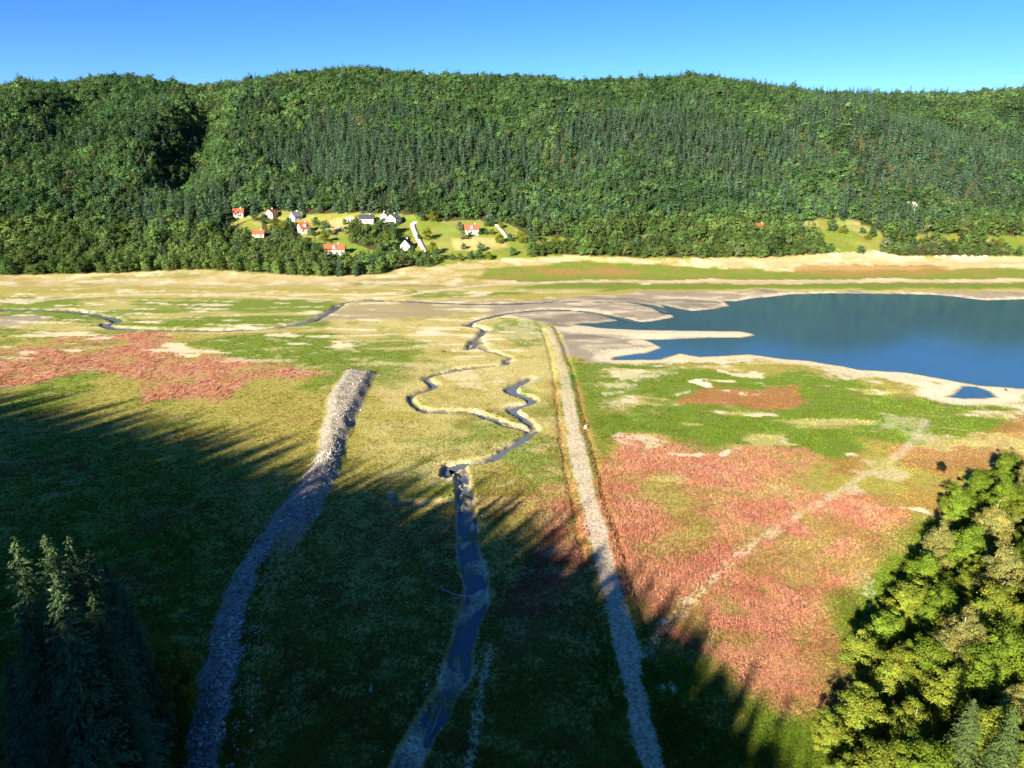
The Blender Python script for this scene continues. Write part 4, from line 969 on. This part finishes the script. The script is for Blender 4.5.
def driftwood(px, py, segs, lab, r0=.12):
    x, y, z = hit(px, py); m = MB()
    e = obj('driftwood', None, None, (x, y, z), label=lab, category='driftwood')
    for i, (pts, r) in enumerate(segs):
        m = MB(); m.tube([np.array(p) for p in pts], np.linspace(r, r * .35, len(pts)), 6); obj('trunk' if i == 0 else 'branch', m.mesh('branch', M_DRIFT, True), e)
driftwood(470, 602, [([(2.4,.6,.7),(0,0,.9),(-2.5,.4,1.0),(-4.6,1.6,1.2),(-5.2,2.6,1.3)], .17), ([(-1,.2,.95),(-3,-.8,1.0),(-5,-1.6,.9)], .1), ([(-3.4,.9,1.1),(-4.2,.9,1.4),(-5.4,1.4,1.6)], .07), ([(1.6,.4,.8),(2.6,1.4,1.2),(3.2,1.9,1.5)], .09), ([(.5,0,.9),(1.2,-.9,1.1),(2.1,-1.1,1.0)], .08)], 'bleached branching tree trunk lying across the shaded stream')
driftwood(436, 732, [([(-1.0,-1.6,.2),(-.2,-.2,.8),(.1,1.4,1.2),(.5,3.2,1.3)], .10), ([(-.2,-.2,.8),(-1.2,.1,1.0)], .06)], 'thin bleached branch on the left bank of the stream near the bottom')
driftwood(190, 620, [([(-.9,.4,.15),(0,0,.3),(1.1,-.7,.15)], .08), ([(-.2,.6,.15),(.8,.9,.35),(1.7,1.1,.2)], .06), ([(0,0,.3),(.5,.5,.6)], .04)], 'small pale branches lying on the dark grass left of the embankment')

def person(px, py, lab):
    import bmesh
    x, y, z = hit(px, py)
    J = [(0,0,.28,.17),(.02,.04,.62,.18),(.02,.07,.80,.07),(.02,.10,.93,.12),(.02,.11,1.06,.09),(-.12,.42,.52,.09),(-.14,.55,.05,.07),(-.14,.70,.04,.05),(.16,.42,.50,.09),(.18,.58,.05,.07),(.18,.72,.04,.05),
         (-.2,.05,.72,.08),(-.26,.18,.45,.06),(-.12,.40,.56,.05),(.24,.05,.72,.08),(.30,.2,.46,.06),(.16,.40,.56,.05)]
    E = [(0,1),(1,2),(2,3),(3,4),(0,5),(5,6),(6,7),(0,8),(8,9),(9,10),(1,11),(11,12),(12,13),(1,14),(14,15),(15,16)]
    bm = bmesh.new(); lay = bm.verts.layers.skin.verify(); vs = [bm.verts.new(j[:3]) for j in J]
    for v, j in zip(vs, J): v[lay].radius = (j[3], j[3])
    vs[0][lay].use_root = True
    for a, b in E: bm.edges.new((vs[a], vs[b]))
    me = bpy.data.meshes.new('person'); bm.to_mesh(me); bm.free(); me.materials.append(plain('dark_clothing', (.06, .04, .05), .9))
    o = obj('person', me, None, (x, y, z), -2.2, label=lab, category='person'); o.modifiers.new('skin', 'SKIN'); o.modifiers.new('sub', 'SUBSURF').levels = 1
person(1005, 391.5, 'person in dark clothes sitting on the sandy shore beside the pool')

# ------------------------------------------------------------------ meadow plants
def tuft_mesh(seed, n, hgt, spread, wd):
    r = np.random.default_rng(seed); V = []; F = []; col = []
    for i in range(n):
        a = r.uniform(0, 2 * pi); b = np.array([cos(a), sin(a), 0]) * r.uniform(0, spread); lean = np.array([cos(a), sin(a), 0]) * r.uniform(.05, .5) * hgt
        s = np.array([-sin(a), cos(a), 0]) * wd * r.uniform(.6, 1.3); h = hgt * r.uniform(.55, 1.15); k = len(V)
        V += [b - s * .5, b + s * .5, b + lean * .5 + [0, 0, h * .6] + s * .6, b + lean + [0, 0, h]]; F.append((k, k + 1, k + 2, k + 3)); col.append(np.ones(3) * r.uniform(.75, 1.25))
    return mesh_np('tuft', V, np.array(F), M_TUFT, fcol=np.array(col))
def meadow():
    n = 420000
    yy = 1 / rng.uniform(1 / 330., 1 / 58., n); xx = rng.uniform(-.92, .92, n) * yy
    z, g, h = ground_z(xx, yy, True); M = veg_masks(xx, yy, z, g, h)
    bare = np.clip(M['mud'] + M['sand'] + M['road'] + M['stone'] + M['wet'] + sstep(.05, .3, g['chan']), 0, 1)
    keep = (rng.uniform(size=n) > bare * 1.5) & (g['shore'] > 2) & (h < 8) & (rng.uniform(size=n) < .35 + .65 * sstep(.35, .6, fbm(xx, yy, 3.0, 19, 2)))
    xx, yy, z = xx[keep], yy[keep], z[keep]; M = {k: v[keep] for k, v in M.items()}; n = len(xx)
    c = np.tile(np.array(PAL['olive']) * .9, (n, 1))
    for k in ('straw', 'green', 'pink', 'rust'):
        f = np.clip(M[k] * 1.1 + rng.normal(size=n) * .16 * (M[k] > .05), 0, .97)[:, None]; c = c * (1 - f) + np.array(PAL[k]) * f
    hv = (fbm(xx, yy, 5, 29, 3) - .5)[:, None]; c = c * rng.uniform(.7, 1.35, (n, 1)) * (1 + rng.normal(size=(n, 3)) * .05) * (1 + hv * np.array([.3, .75, .5]))
    s = rng.uniform(.6, 1.25, n) * (.75 + .6 * M['pink'] + .2 * M['green']) * np.interp(yy, [60, 200, 330], [.85, 1.15, 1.5])
    scatter('meadow_plants', np.column_stack([xx, yy, z - .03]), rng.integers(0, 4, n), np.column_stack([s, s, s * np.interp(yy, [60, 330], [1, .5])]), np.column_stack([np.zeros(n), np.zeros(n), rng.uniform(0, 6.28, n)]), c,
            [bpy.data.objects.new('tuft', tuft_mesh(800 + i, 18, .36, .30, .085)) for i in range(4)], label='low green, straw and pink plants covering the valley floor', category='meadow plants')
meadow()
